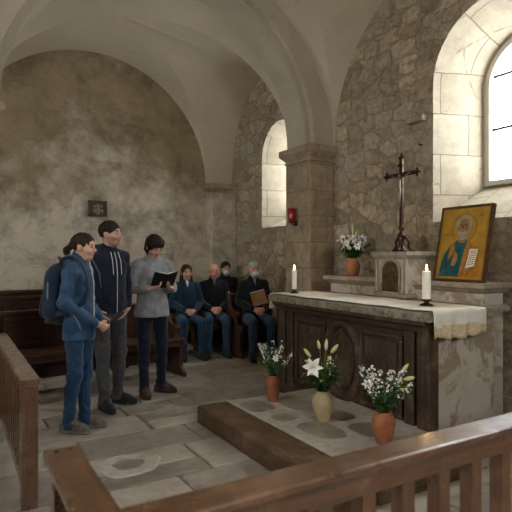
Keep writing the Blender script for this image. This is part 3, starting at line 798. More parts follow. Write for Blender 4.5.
def eyes(root, T, Rm, s, iris):
    for y in (.031, -.031):
        b = nb(); c = T(.081, y, .002)
        mt = Matrix.Translation(Vector(c)) @ Matrix(Rm.tolist()).to_4x4() @ Matrix.Diagonal((1, 1.15, .72, 1))
        bmesh.ops.create_uvsphere(b, u_segments=14, v_segments=10, radius=.0105*s, matrix=mt)
        f0 = len(b.faces)
        bmesh.ops.create_uvsphere(b, u_segments=12, v_segments=8, radius=.0075*s, matrix=mt @ Matrix.Translation((.0048*s, 0, -.0005)))
        for i, f in enumerate(b.faces):
            f.smooth = True; f.material_index = 1 if i >= f0 else 0
        link('eye', b, [M['eyewhite'], M[iris]], root, uv=False)
        b = nb(); tube(b, [T(.084, y*1.55, .021), T(.0925, y, .027), T(.0935, y*.5, .022)], [.003*s, .0048*s, .003*s], 6); link('eyebrow', b, M['brow'], root, uv=False, smooth=True)
def fabric(name, a, b, rough=.85, bump=.5, sc=9, fine=200):
    k = N(name); v = k.coord('Object', (1, 1, .55)); v2 = k.coord('Object')
    k.col(k.ramp(k.noise(v2, sc, 6), [(.3, a), (.7, b)])); k.rough(rough); k.b.inputs['Specular IOR Level'].default_value = .2
    k.b.inputs['Sheen Weight'].default_value = .15
    k.bump(k.noise(v, 10, 3, .5, .8), bump, .03); k.bump(k.noise(v2, fine, 2), .25, .002)
    return k.m
M['skin'] = speck('skin', 'b68a72', 'caa08a', 12, .5, .1, 80, bd=.001)
M['skin'].node_tree.nodes['Principled BSDF'].inputs['Subsurface Weight'].default_value = .1
M['skin2'] = speck('skin_ruddy', 'b47a62', 'd09a82', 12, .5, .1, 80, bd=.001)
M['stubble'] = speck('stubble_skin', '94715d', 'ab8772', 60, .6, .2, 200, bd=.001)
M['lips'] = speck('lips', '9a5548', 'a8655a', 12, .5)
M['eyewhite'] = speck('eye_white', '857a70', '92887e', 12, .3)
M['irisbrown'] = speck('iris_brown', '1c120c', '2a1a10', 12, .2)
M['brow'] = speck('eyebrow_hair', '2a1d14', '3a281c', 60)
M['hair_brown'] = speck('hair_brown', '1a100b', '3b271c', 30, .65, 1.0, 60, (1, 1, .3), spec=.2)
M['hair_black'] = speck('hair_black', '150f0c', '31231b', 30, .7, 1.0, 60, (1, 1, .3), spec=.2)
M['hair_grey'] = speck('hair_grey', '8a857e', 'b9b4ac', 20, .6, .6, 60)
M['blue'] = fabric('blue_shell_jacket', '1f3a55', '2f4f6c', .55, .7)
M['blue_dark'] = fabric('backpack_navy', '0d1828', '182a40', .7)
M['teal'] = fabric('dark_teal_coat', '0e2533', '173647')
M['navy'] = fabric('navy_hoodie', '0f141f', '1a2130')
M['grey_knit'] = fabric('grey_knit', '7a7c80', '989a9e', .95, .6, 14, 130)
M['jeans'] = fabric('blue_jeans', '182d45', '294765', .85, .9)
M['jeans_light'] = fabric('faded_jeans', '22364c', '37516c')
M['charcoal'] = fabric('charcoal_jeans', '353436', '4c4a4b', .9, .9)
M['inkdenim'] = fabric('ink_trousers', '0f1420', '1a2233')
M['black'] = fabric('black_coat', '0c0d11', '16181e')
M['brownfab'] = fabric('brown_leather_grey', '33291f', '4a3c30')
M['shoe_grey'] = fabric('grey_hiking_shoe', '4b4640', '6f685e', .8, .6, 40)
M['shoe_black'] = fabric('black_sneaker', '121518', '22272a', .7)
M['shoe_brown'] = fabric('brown_suede', '2c2019', '463328', .8)
M['sole'] = speck('rubber_sole', '23211f', '3a3632', 20, .8)
M['sole_grey'] = speck('grey_sole', '6a655c', '807a70', 20, .8)
M['zip'] = speck('pale_zip', 'a9abae', 'c9cbcd', 40, .5)
M['mask'] = speck('pale_blue_mask', 'a9bcc4', 'c6d5da', 20, .8, .4, 30)
M['paper'] = speck('book_paper', 'd9d4c6', 'eae6da', 20, .8)
M['cover'] = speck('black_book_cover', '0d0e11', '191b1f', 20, .5)
M['card'] = speck('brown_card_folder', '7d5a36', '97714a', 9, .7)
M['strap'] = speck('grey_webbing', '596675', '74808c', 30, .7)
def shoes(root, J, m, ms, h, s):
    for sd in (1, -1):
        a = V3(*J['ankle'][sd]); t = V3(*J['toe'][sd]); f = t-a; f[2] = 0; f /= np.linalg.norm(f); g = a[2]-.085*s   # ground under this foot
        heel = V3(a[0], a[1], g)-f*.045*s+V3(0, 0, .042*s); ball = V3(a[0], a[1], g)+f*.115*s+V3(0, 0, .036*s); tip = V3(a[0], a[1], g)+f*.165*s+V3(0, 0, .03*s)
        sh = skin('shoe', [cap(heel, ball, .04*s, .043*s, .02), cap(ball, tip, .042*s, .034*s, .02), cap(a+V3(0, 0, .02), heel+f*.03, .046*s, .043*s, .03), cap(a+f*.02, ball, .036*s, .036*s, .03), ('half', tuple(a+V3(0, 0, .03)), (0, 0, -1), -.004), ('half', (0, 0, g+.014), (0, 0, 1), -.002)], m, root, h)
        skin('sole', [cap(heel-V3(0, 0, .02), ball-V3(0, 0, .015), .043*s, .0465*s, .01), cap(ball-V3(0, 0, .015), tip-V3(0, 0, .01), .046*s, .037*s, .01), ('half', (0, 0, g+.024), (0, 0, -1), -.002), ('half', (0, 0, g+.002), (0, 0, 1), -.002)], ms, sh, h)
# NOTE half(): SDF is (P-p).n ; subtracting removes where it is negative
def person(loc, yaw, label, H=1.7, J=None, hy=0, hp=0, hr=0, build=1.0, top='blue', bottom='jeans', hem=.8, stubble=False, skinm='skin', shoe='shoe_grey', sole='sole',
           hands=None, hair=None, hairm='hair_brown', collar=.0, hood=False, h=.0075, seated=False, cuffk=.0, topname='jacket', group=None, fem=False, sleeve=1.0):
    s = H/1.7
    root = tag(empty('person', loc, yaw), label, 'person', group)
    b = build
    J0 = dict(hip={1: (0, .09, .90), -1: (0, -.09, .90)}, knee={1: (.025, .10, .49), -1: (.025, -.10, .49)}, ankle={1: (-.01, .105, .085), -1: (-.01, -.105, .085)},
              toe={1: (.15, .13, .03), -1: (.15, -.13, .03)}, sho={1: (-.005, .158*b, 1.375), -1: (-.005, -.158*b, 1.375)}, elb={1: (-.03, .23, 1.12), -1: (-.03, -.23, 1.12)},
              wri={1: (.06, .23, .88), -1: (.06, -.23, .88)}, pelvis=(0, 0, .93), belly=(.01, 0, 1.08), chest=(0, 0, 1.26), neck=(-.01, 0, 1.45), head=(.025, 0, 1.585))
    for k_, v in (J or {}).items():
        if isinstance(v, dict): J0[k_] = {**J0[k_], **v}
        else: J0[k_] = v
    J = {k_: ({q: V3(*w)*s for q, w in v.items()} if isinstance(v, dict) else V3(*v)*s) for k_, v in J0.items()}
    Rm = rotm(hy, hp, hr); hp_, T, E = headprims(J['head'], Rm, s, .92 if fem else 1.0)
    tors = [ell(J['pelvis'], (.10*s*b, .15*s*b, .11*s), .05), ell(J['belly'], (.095*s*b, .135*s*b, .14*s), .06), ell(J['chest'], (.105*s*b, .155*s*b, .17*s), .06), cap(J['sho'][1], J['sho'][-1], .042*s, .042*s, .04), cap(J['neck']-V3(.012, 0, .005), J['sho'][1], .045*s, .04*s, .03), cap(J['neck']-V3(.012, 0, .005), J['sho'][-1], .045*s, .04*s, .03)]
    # body, one continuous surface
    pr = list(tors)
    pr.append(cap(J['neck']-V3(0, 0, .03), T(-.018, 0, -.045), .058*s*(.88 if fem else 1.05), .05*s*(.88 if fem else 1.05), .03))
    pr += hp_
    for sd in (1, -1):
        pr += [cap(J['hip'][sd], J['knee'][sd], .075*s*b, .05*s, .03), cap(J['knee'][sd], J['ankle'][sd], .047*s, .028*s, .02),
               cap(J['ankle'][sd]-V3(0, 0, .02), J['ankle'][sd]*.35+J['toe'][sd]*.65, .026*s, .016*s, .01),
               cap(J['sho'][sd], J['elb'][sd], .043*s, .034*s, .02), cap(J['elb'][sd], J['wri'][sd], .033*s, .023*s, .015)]
        if hands and hands.get(sd): d, nrm, ts, curl = hands[sd]; pr += hand(J['wri'][sd], d, nrm, ts, curl, s=s*(.92 if fem else 1.0))
    lipc = T(.09, 0, -.061)
    def mf(c):
        q = (c-lipc) @ Rm
        if stubble:
            lip = (np.abs(q[:, 0]) < .02) & (np.abs(q[:, 1]) < .023*s) & (np.abs(q[:, 2]) < .0095*s)
            g = (c-J['head']) @ Rm; st = (g[:, 2] < -.03-.5*np.clip(g[:, 0]-.07, 0, 1)) & (g[:, 2] > -.125) & (g[:, 0] > .0) & ~((np.abs(g[:, 1]) < .016) & (g[:, 2] > -.042))
            return np.where(lip, 1, np.where(st, 2, 0))
        return ((np.abs(q[:, 0]) < .02) & (np.abs(q[:, 1]) < .023*s) & (np.abs(q[:, 2]) < .0095*s)).astype(int)
    skin('body', pr, [M[skinm], M['lips'], M['stubble']], root, h*.85, 1, mf)
    eyes(root, T, Rm, s, 'irisbrown')
    # top garment
    e = 1.16; tp = [ell(J['belly'], (.115*s*b, .16*s*b, .17*s), .06), ell(J['chest'], (.125*s*b, .172*s*b, .19*s), .06), cap(J['sho'][1]-V3(0, 0, .012), J['sho'][-1]-V3(0, 0, .012), .055*s, .055*s, .05), cap(J['neck']-V3(.014, 0, .012), J['sho'][1], .055*s, .052*s, .03), cap(J['neck']-V3(.014, 0, .012), J['sho'][-1], .055*s, .052*s, .03)]
    tp.append(ell(J['pelvis'], (.128*s*b, .172*s*b, .15*s), .06))
    if hem < .85 and not seated: tp.append(ell((J['pelvis'][0], 0, hem*s), (.13*s*b, .178*s*b, .12*s), .08))
    for sd in (1, -1):
        tp += [cap(J['sho'][sd], J['elb'][sd], .058*s*b*sleeve, .05*s*sleeve, .03), cap(J['elb'][sd], J['elb'][sd]+(J['wri'][sd]-J['elb'][sd])*.93, .05*s*sleeve, .036*s*sleeve, .025)]
    nk = J['neck']
    tp.append(cap(nk-V3(0, 0, .02), nk+V3(.004, 0, .02+collar), .068*s, .066*s, .03))
    tp.append(('cap', tuple(nk+V3(.01, 0, .03)), tuple(nk+V3(.03, 0, .14)), .052*s, .06*s, -.01))
    if not seated: tp.append(('half', (0, 0, hem*s), (0, 0, 1), -.01))
    if hood:
        tp += [cap(nk+V3(-.06, -.07, .0), nk+V3(-.085, 0, .0), .04, .052, .03), cap(nk+V3(-.085, 0, .0), nk+V3(-.06, .07, .0), .052, .04, .03), cap(nk+V3(-.06, -.075, .01), nk+V3(.03, -.062, -.02), .035, .02, .02), cap(nk+V3(-.06, .075, .01), nk+V3(.03, .062, -.02), .035, .02, .02)]
    skin(topname, tp, M[top], root, h)
    # trousers
    bt = [ell(J['pelvis']-V3(0, 0, .01), (.112*s*b, .158*s*b, .12*s), .05)]
    for sd in (1, -1):
        kn, an, hi_ = J['knee'][sd], J['ankle'][sd], J['hip'][sd]
        bt += [cap(hi_, kn, .088*s*b, .062*s, .035), cap(kn, kn+(an-kn)*.35+V3(-.012, 0, 0), .06*s, .059*s, .03), cap(kn+(an-kn)*.35+V3(-.012, 0, 0), an+V3(0, 0, .0), .058*s, .047*s, .02),
               cap(an+V3(0, 0, .02), an+V3(.012, 0, -.03), .054*s, .06*s, .012)]
    g = min(J['ankle'][1][2], J['ankle'][-1][2])-.085*s
    bt.append(('half', (0, 0, g+.04*s), (0, 0, 1), -.005))
    skin('trousers', bt, M[bottom], root, h)
    shoes(root, J, M[shoe], M[sole], h*.9, s)
    if hair: skin('hair', hair(T, E, Rm, s), M[hairm], root, h*.85)
    return root, J, T, Rm, s
# sub helper: face opening for hair
def cut_face(E, c=(.098, 0, -.045), r=(.062, .07, .085), k=-.012):
    x = E(c, r, 1); return (x[0], x[1], x[2], x[3], k)
def hair_short(T, E, Rm, s):
    return [E((-.012, 0, .037), (.1035, .0835, .0905), .02), cut_face(E, (.112, 0, -.03), (.06, .085, .092), -.006), cut_face(E, (.045, 0, -.075), (.1, .12, .078), -.006), cut_face(E, (-.05, 0, -.16), (.2, .2, .105), -.006)]
def hair_pony(T, E, Rm, s):
    return [E((-.016, 0, .036), (.104, .084, .09), .02), E((-.095, 0, .02), (.03, .032, .032), .02), cap(T(-.115, 0, .015), T(-.145, 0, -.04), .022*s, .03*s, .02), cap(T(-.145, 0, -.04), T(-.135, 0, -.105), .03*s, .014*s, .02),
            cut_face(E, (.108, 0, -.035), (.07, .08, .088)), cut_face(E, (.02, 0, -.095), (.12, .12, .075)), cut_face(E, (0, 0, -.12), (.25, .25, .075)) ]
def hair_pony2(T, E, Rm, s):
    p = [E((-.012, 0, .036), (.103, .083, .09), .02), cut_face(E, (.118, 0, -.02), (.066, .085, .098), -.006), cut_face(E, (.05, 0, -.085), (.1, .12, .085), -.006), cut_face(E, (-.05, 0, -.17), (.2, .2, .105), -.006),
         E((-.098, 0, .015), (.026, .028, .028), .02), cap(T(-.115, 0, .012), T(-.148, 0, -.035), .02*s, .029*s, .02), cap(T(-.148, 0, -.035), T(-.14, 0, -.11), .029*s, .012*s, .02)]
    return p
def hair_bob(T, E, Rm, s):
    return [E((-.014, 0, .035), (.108, .092, .096), .02), E((.045, .01, .072), (.056, .064, .036), .03), E((-.03, 0, -.04), (.072, .084, .065), .03), cut_face(E, (.115, 0, -.055), (.075, .07, .098), -.006), cut_face(E, (.03, 0, -.16), (.2, .2, .09), -.006)]
def hair_long(T, E, Rm, s):
    return [E((-.016, 0, .035), (.106, .088, .093), .02), cap(T(-.045, .05, -.03), T(-.03, .085, -.2), .045*s, .03*s, .03), cap(T(-.045, -.05, -.03), T(-.03, -.085, -.2), .045*s, .03*s, .03), cap(T(-.06, 0, 0), T(-.07, 0, -.16), .06*s, .05*s, .03), cut_face(E, (.108, 0, -.04), (.075, .068, .1))]
def hair_balding(T, E, Rm, s):
    return [E((-.02, 0, .005), (.1, .084, .06), .02), cut_face(E, (.07, 0, .05), (.12, .07, .1)), cut_face(E, (.02, 0, .12), (.13, .12, .085)), cut_face(E, (.09, 0, -.04), (.1, .12, .12)), cut_face(E, (0, 0, -.12), (.2, .2, .08))]
# --- woman in blue jacket
w_root, wJ, wT, wR, ws = person((.93, 4.50, 0), R_(-36), 'woman in a blue hooded jacket and jeans with ponytail, hands clasped', H=1.63,
    J=dict(elb={1: (-.02, .215, 1.12), -1: (-.03, -.215, 1.12)}, wri={1: (.185, .055, .93), -1: (.185, -.055, .93)}, ankle={1: (.015, .085, .085), -1: (-.06, -.07, .085)}, knee={1: (.02, .085, .49), -1: (.0, -.08, .49)},
           toe={1: (.165, .10, .03), -1: (.09, -.085, .03)}, head=(.04, 0, 1.59), neck=(-.002, 0, 1.46)),
    hp=R_(4), build=.97, top='blue', bottom='jeans', hem=.79, collar=.03, hood=True, hair=hair_pony2, hairm='hair_brown', fem=True, shoe='shoe_grey', sole='sole_grey',
    hands={1: ((.55, -.62, -.4), (-.3, -.8, .2), -1, .7), -1: ((.55, .62, -.4), (-.3, .8, .2), 1, .7)}, sleeve=1.08)
b = nb(); tube(b, [(.118, .0, .82), (.128, 0, .95), (.128, 0, 1.08), (.127, 0, 1.22), (.108, 0, 1.34), (.082, 0, 1.43)], .005, 6); link('zip', b, M['zip'], w_root, uv=False)
b = nb(); tube(b, [(.02, -.178, 1.0), (.06, -.168, .93), (.085, -.155, .86)], .005, 6); link('pocket_zip', b, M['strap'], w_root, uv=False)
# backpack, on her back but a thing of its own
cy, sy_ = math.cos(R_(-36)), math.sin(R_(-36))
bp = tag(empty('backpack', (.93-.0*cy, 4.50, .94), R_(-36)), 'navy backpack with grey trim worn by the woman in the blue jacket', 'backpack')
off = V3(0, 0, -.94)
def bpk(name, pr, m, p=None, h=.008):
    o = skin(name, pr, m, p or bp, h); 
    if p is None or p is bp: o.location = (0, 0, -.94)
    return o
bpk('main_compartment', [ell((-.19, 0, 1.13), (.10, .145, .26), .03), cap((-.18, -.08, 1.0), (-.18, .08, 1.0), .085, .085, .06), cap((-.17, -.06, 1.28), (-.17, .06, 1.28), .07, .07, .06)], M['blue_dark'])
bpk('front_pocket', [ell((-.27, 0, 1.04), (.045, .115, .12), .03), cap((-.265, -.07, .99), (-.265, .07, .99), .036, .036, .04)], M['blue_dark'])
bpk('bottom_panel', [ell((-.2, 0, .91), (.085, .12, .03), .02)], M['brownfab'])
b = nb(); tube(b, [(-.2, -.125, 1.27), (-.2, -.143, 1.19), (-.2, -.148, 1.1)], .008, 6); o = link('trim_cord', b, M['strap'], bp, uv=False); o.location = (0, 0, -.94)
b = nb(); tube(b, [(-.15, -.02, 1.4), (-.17, -.02, 1.44), (-.17, .02, 1.44), (-.15, .02, 1.4)], .007, 6); o = link('haul_loop', b, M['blue_dark'], bp, uv=False); o.location = (0, 0, -.94)
def ribbon(bm, pts, nrms, w, t=.006):
    rows = []
    n = len(pts)
    for i, (p, q) in enumerate(zip(pts, nrms)):
        p = Vector(p); q = Vector(q).normalized(); tt = (Vector(pts[min(i+1, n-1)])-Vector(pts[max(i-1, 0)])).normalized(); sd = tt.cross(q).normalized()*w/2
        rows.append([bm.verts.new(p-sd), bm.verts.new(p+sd), bm.verts.new(p+sd+q*t), bm.verts.new(p-sd+q*t)])
    for i in range(n-1):
        for j in range(4): bm.faces.new((rows[i][j], rows[i][(j+1) % 4], rows[i+1][(j+1) % 4], rows[i+1][j]))
    bm.faces.new(rows[0][::-1]); bm.faces.new(rows[-1])
for sd in (1, -1):
    b = nb()
    ribbon(b, [(-.13, sd*.09, 1.36), (-.08, sd*.105, 1.425), (-.005, sd*.112, 1.445), (.065, sd*.115, 1.40), (.115, sd*.118, 1.30), (.128, sd*.125, 1.18), (.10, sd*.150, 1.08), (.03, sd*.172, 1.02), (-.06, sd*.175, .99), (-.14, sd*.13, .98)],
           [(-.6, 0, .8), (-.3, 0, 1), (0, 0, 1), (.6, 0, .8), (1, 0, .4), (1, sd*.3, 0), (1, sd*.8, 0), (.2, sd, 0), (-.3, sd, 0), (-.5, sd, 0)], .045, .012)
    o = link('shoulder_strap', b, M['blue_dark'], bp, bevel=.003); o.location = (0, 0, -.94)
# --- man in navy hoodie
m_root, mJ, mT, mR, ms_ = person((1.325, 5.065, 0), R_(-72), 'man with short dark hair in a navy zip hoodie and charcoal jeans, standing', H=1.78,
    J=dict(elb={1: (-.05, .225, 1.12), -1: (-.05, -.225, 1.12)}, wri={1: (.055, .175, .90), -1: (.055, -.175, .90)}, ankle={1: (-.04, .12, .085), -1: (.07, -.09, .085)}, knee={1: (.01, .11, .49), -1: (.05, -.095, .49)},
           toe={1: (.1, .20, .03), -1: (.2, -.11, .03)}),
    hy=R_(26), hp=R_(-2), build=1.0, top='navy', bottom='charcoal', hem=.86, stubble=True, collar=.0, hood=True, hair=hair_short, hairm='hair_black', shoe='shoe_black', sole='sole', topname='hoodie',
    hands={1: ((.1, -.75, -.75), (-.1, -.9, 0), -1, .2), -1: ((.1, .75, -.75), (-.1, .9, 0), 1, .2)})
b = nb(); q = 1.78/1.7; tube(b, [(.133*q, 0, .875*q), (.137*q, 0, .96*q), (.137*q, 0, 1.1*q), (.140*q, 0, 1.22*q), (.125*q, 0, 1.33*q), (.09*q, 0, 1.42*q)], .0045, 6); link('zip', b, M['zip'], m_root, uv=False)
for sd in (1, -1):
    b = nb(); tube(b, [(.09*q, sd*.04, 1.42*q), (.128*q, sd*.045, 1.34*q), (.143*q, sd*.045, 1.22*q)], .004, 6); link('drawstring', b, M['zip'], m_root, uv=False)
def stubble(T, E, s): pass
# --- reader in grey sweater
r_root, rJ, rT, rR, rs = person((1.837, 5.297, 0), R_(-88), 'person with dark hair in a grey sweater reading from an open book', H=1.67,
    J=dict(elb={1: (-.01, .235, 1.13), -1: (-.01, -.235, 1.13)}, wri={1: (.25, .125, 1.14), -1: (.25, -.125, 1.14)}, head=(.06, 0, 1.575), neck=(.0, 0, 1.45),
           ankle={1: (-.04, .12, .085), -1: (.04, -.10, .085)}, toe={1: (.09, .21, .03), -1: (.18, -.12, .03)}),
    hy=R_(12), hp=R_(30), build=1.03, top='grey_knit', bottom='inkdenim', hem=.83, collar=-.0, hair=hair_bob, hairm='hair_black', shoe='shoe_brown', sole='sole', topname='sweater',
    hands={1: ((.55, -.75, .25), (.25, .2, .95), 1, .55), -1: ((.55, .75, .25), (.25, -.2, .95), -1, .55)}, sleeve=1.05)
b = nb(); tube(b, [V3(.01+.058*math.cos(a), .058*math.sin(a), 1.478-.02*math.cos(a)) for a in [2*PI*i/24 for i in range(25)]], .012, 8); link('shirt_collar', b, M['navy'], r_root, uv=False, smooth=True)
# book
bk = tag(empty('book', (1.837, 5.297, 0), R_(-88)), 'open black-covered book in the hands of the person in grey sweater', 'book')
Mb = Matrix.Translation((.345, .01, 1.20)) @ Matrix.Rotation(R_(-52), 4, 'Y')
for sd in (1, -1):
    Mp = Mb @ Matrix.Rotation(R_(sd*20), 4, 'X')
    b = nb(); bx(b, -.09, .09, 0 if sd > 0 else -.13, .13 if sd > 0 else 0, -.006, 0, Mp); link('cover', b, M['cover'], bk, bevel=.001)
    b = nb()
    ys = [0, .01, .03, .06, .09, .12]; zs = [.004, .014, .017, .014, .010, .006]
    pts = [(-.085, sd*y, .0005) for y in ys]+[(-.085, sd*y, z) for y, z in reversed(list(zip(ys, zs)))]
    prism(b, pts, (.17, 0, 0), Mp); link('pages', b, M['paper'], bk)
# --- seated congregation
def seated(loc, yaw, label, H, top, bottom, hair, hairm, mask=False, hands_fwd=True, hy=0, hp=0, skinm='skin2', shoe='shoe_black', build=1.05, hands_at=None, fem=False, wr=.11):
    s = H/1.7; z0 = -.02
    hz = .54
    J = dict(hip={1: (0, .09, hz), -1: (0, -.09, hz)}, knee={1: (.43, .13, .535), -1: (.43, -.13, .535)}, ankle={1: (.40, .13, .085), -1: (.40, -.13, .085)}, toe={1: (.56, .15, .03), -1: (.56, -.15, .03)},
             pelvis=(0, 0, hz+.03), belly=(-.005, 0, .75), chest=(-.01, 0, .91), neck=(-.01, 0, 1.10), head=(.025, 0, 1.235), sho={1: (-.01, .16, 1.02), -1: (-.01, -.16, 1.02)},
             elb={1: (.02, .225, .78), -1: (.02, -.225, .78)}, wri={1: (.27, wr-.04, .69), -1: (.27, -wr+.04, .69)})
    r = person(loc, yaw, label, H=H, J=J, seated=True, top=top, bottom=bottom, hair=hair, hairm=hairm, hy=hy, hp=hp, skinm=skinm, shoe=shoe, build=build, h=.011, topname='coat', fem=fem,
               group='seated congregation', hands={1: ((.65, -.6, -.3), (-.3, -.7, -.4), -1, .6), -1: ((.65, .6, -.3), (-.3, .7, -.4), 1, .6)}, collar=.02, sleeve=1.1)
    root, J, T, Rm, s = r
    if mask:
        E = lambda c, rr, k: ell(T(*c), [q*s for q in rr], k, Rm)
        x = E((.0, 0, -.05), (.055, .3, .3), 1)
        skin('face_mask', [E((.048, 0, -.052), (.072, .062, .052), .01), cut_face(E, (-.04, 0, -.05), (.09, .2, .2))], M['mask'], root, .008)
        for sd in (1, -1):
            b = nb(); tube(b, [T(.055, sd*.056, -.035), T(.02, sd*.078, -.01), T(-.012, sd*.088, .0)], .0025, 5); link('mask_loop', b, M['mask'], root, uv=False)
    return r
FY = R_(-90)
s1 = seated((3.83, 6.60, 0), R_(-104), 'grey-haired seated man in a dark coat and face mask holding a folder', 1.72, 'black', 'jeans_light', hair_short, 'hair_grey', mask=True)
s2 = seated((3.44, 7.13, 0), R_(-108), 'balding seated man in a dark coat and jeans without a mask', 1.68, 'black', 'jeans_light', hair_balding, 'hair_grey', hp=R_(6))
s3 = seated((3.00, 7.14, 0), R_(-100), 'seated woman with long dark hair in a dark teal coat', 1.66, 'teal', 'jeans', hair_long, 'hair_brown', fem=True, build=.98, skinm='skin')
s4 = seated((4.00, 7.84, 0), R_(-100), 'masked man in black seated in the rearmost pew near the corner', 1.70, 'black', 'inkdenim', hair_short, 'hair_brown', mask=True)
# lighter linings / shirts
for (root, J, T, Rm, s), mm in ((s1, 'strap'), (s2, 'strap'), (s3, 'paper')):
    b = nb(); c = J['chest']; tube(b, [c+V3(.108, 0, .115), J['neck']+V3(.068, 0, -.01), J['neck']+V3(.052, 0, .03)], [.006, .02, .024], 8); link('shirt_front', b, M[mm], root, uv=False, smooth=True)
o = tag(empty('folder', (3.83, 6.60, 0), R_(-104)), 'brown card folder held against the chest of the masked grey-haired man', 'folder')
Mf = Matrix.Translation((.21, .02, .85)) @ Matrix.Rotation(R_(14), 4, 'X') @ Matrix.Rotation(R_(-14), 4, 'Y')
b = nb(); bx(b, -.008, .008, -.11, .11, -.10, .10, Mf); link('card_cover', b, M['card'], o, bevel=.003)
b = nb(); bx(b, -.006, .005, -.103, .103, -.094, .107, Mf); link('sheets', b, M['paper'], o)
cpz = [cap((-.03, 0, .72), (-.028, 0, .63), .017, .013, .01), ell((-.032, 0, .76), (.014, .013, .018), .006), cap((-.03, .02, .725), (-.02, .09, .765), .0075, .006, .006), cap((-.03, -.02, .725), (-.02, -.09, .765), .0075, .006, .006),
    cap((-.02, .09, .765), (-.018, .13, .78), .006, .004, .005), cap((-.02, -.09, .765), (-.018, -.13, .78), .006, .004, .005), ell((-.03, 0, .615), (.015, .019, .02), .01), cap((-.03, .01, .605), (-.04, .012, .54), .011, .009, .006), cap((-.03, -.01, .605), (-.04, -.012, .54), .011, .009, .006),
    cap((-.04, .012, .54), (-.022, .003, .46), .009, .006, .006), cap((-.04, -.012, .54), (-.022, -.003, .46), .009, .006, .006), cap((-.022, 0, .46), (-.03, 0, .435), .007, .005, .005)]
skin('corpus', cpz, speck('corpus_metal', '6b5a4c', '9a8876', 20, .4, metal=.5), cr, .003)
# ------------------------------------------------------------------ pews
def pew(name, L, label, loc, rz, hb=.86, ends=(1, 1), panels=4, group=None, seat_z=.46, D=.42, arm=True, tall=False, endh=None):
    """local: x along, faces -y, origin at middle of the floor"""
    e = tag(empty(name, loc, rz), label, 'pew', group)
    x0, x1 = -L/2, L/2
    box('seat', x0+.03, x1-.03, -D+.02, .03, seat_z-.035, seat_z, M['dwx'], e, bevel=.008)
    box('seat_rail', x0+.03, x1-.03, -D+.05, -D+.075, seat_z-.10, seat_z-.035, M['dwx'], e, bevel=.004)
    bk_ = link('backrest', (lambda b: (bx(b, x0+.03, x1-.03, .03, .055, .12, hb-.04), b)[1])(nb()), M['dwx'], e, bevel=.003)
    box('top_rail', x0, x1, .005, .085, hb-.045, hb, M['dwx'], e, bevel=.012, seg=3)
    box('back_moulding', x0+.03, x1-.03, .012, .03, hb-.12, hb-.075, M['dwx'], e, bevel=.006)
    n = panels; w = (L-.06)/n
    for i in range(n):
        b = nb(); a, c = x0+.03+i*w+.05, x0+.03+(i+1)*w-.05
        z0_, z1_ = seat_z+.05, hb-.15
        if z1_-z0_ > .1:
            for q in ((a, c, z0_, z0_+.02), (a, c, z1_-.02, z1_), (a, a+.02, z0_, z1_), (c-.02, c, z0_, z1_)): bx(b, q[0], q[1], .018, .03, q[2], q[3])
            link('panel_moulding', b, M['dwx'], e, bevel=.004)
    for sd, on in ((-1, ends[0]), (1, ends[1])):
        if not on: continue
        xx = x1 if sd > 0 else x0
        pts = []
        eh = endh or hb+.02
        # scrolled end: foot, seat, curled arm, S-curve to back
        prof = [(.10, 0), (.10, eh-.02), (.085, eh), (.03, eh), (.01, eh-.03), (-.005, eh-.10), (-.02, eh-.18), (-.06, eh-.25), (-.13, eh-.285), (-.20, eh-.29), (-.245, eh-.275), (-.275, eh-.295), (-.28, eh-.33), (-.262, eh-.36), (-.235, eh-.38), (-.24, seat_z+.01), (-D+.01, seat_z-.0), (-D+.0, seat_z-.06), (-D+.07, seat_z-.1), (-D+.09, .12), (-D+.04, .07), (-D-.0, .05), (-D-.01, 0)]
        b = nb(); prism(b, [(xx-sd*.045, y, z) for y, z in prof], (sd*.045, 0, 0)); link('end_panel', b, M['dwz'], e, bevel=.006)
        b = nb(); bmesh.ops.create_cone(b, cap_ends=True, segments=20, radius1=.03, radius2=.03, depth=.06, matrix=Matrix.Translation((xx-sd*.022, -.25, eh-.32)) @ Matrix.Rotation(PI/2, 4, 'Y')); link('arm_scroll', b, M['dwx'], e, bevel=.004)
    return e
def line_pew(xa, ya, xb, yb): return math.hypot(xb-xa, yb-ya), ((xa+xb)/2, (ya+yb)/2, 0), math.atan2(yb-ya, xb-xa)
L, c, rz = line_pew(.46, 5.98, 2.40, 6.26)
pew('pew', L, 'long dark wooden pew with scrolled arm directly behind the three standing people', c, rz, hb=.87, panels=4, ends=(0, 1))
pew('pew', 2.25, 'tall-backed dark wooden pew against the blank wall behind the long pew', (.85, 7.02, 0), R_(4), hb=1.03, panels=5, ends=(1, 1), seat_z=.46, endh=1.03)
EP = 'small pews of the seated congregation'
pew('pew', .80, 'short dark pew in which the masked man with the folder sits', (3.93, 6.82, 0), 0, hb=.9, panels=2, ends=(1, 0), endh=.93)
pew('pew', 1.06, 'short dark pew in which the balding man sits', (3.765, 7.33, 0), 0, hb=.9, panels=2, ends=(1, 0), endh=.93)
pew('pew', .47, 'narrow dark pew in which the long-haired woman sits', (2.985, 7.36, 0), 0, hb=.9, panels=1, ends=(1, 0), endh=.9)
pew('pew', .95, 'rear pew by the corner in which the second masked man sits', (3.82, 8.06-.02, 0), 0, hb=.9, panels=2, ends=(1, 0), endh=.9) if False else pew('pew', .9, 'rear pew by the corner in which the second masked man sits', (3.84, 7.88+.0, 0), 0, hb=.9, panels=2, ends=(1, 0), endh=.9)
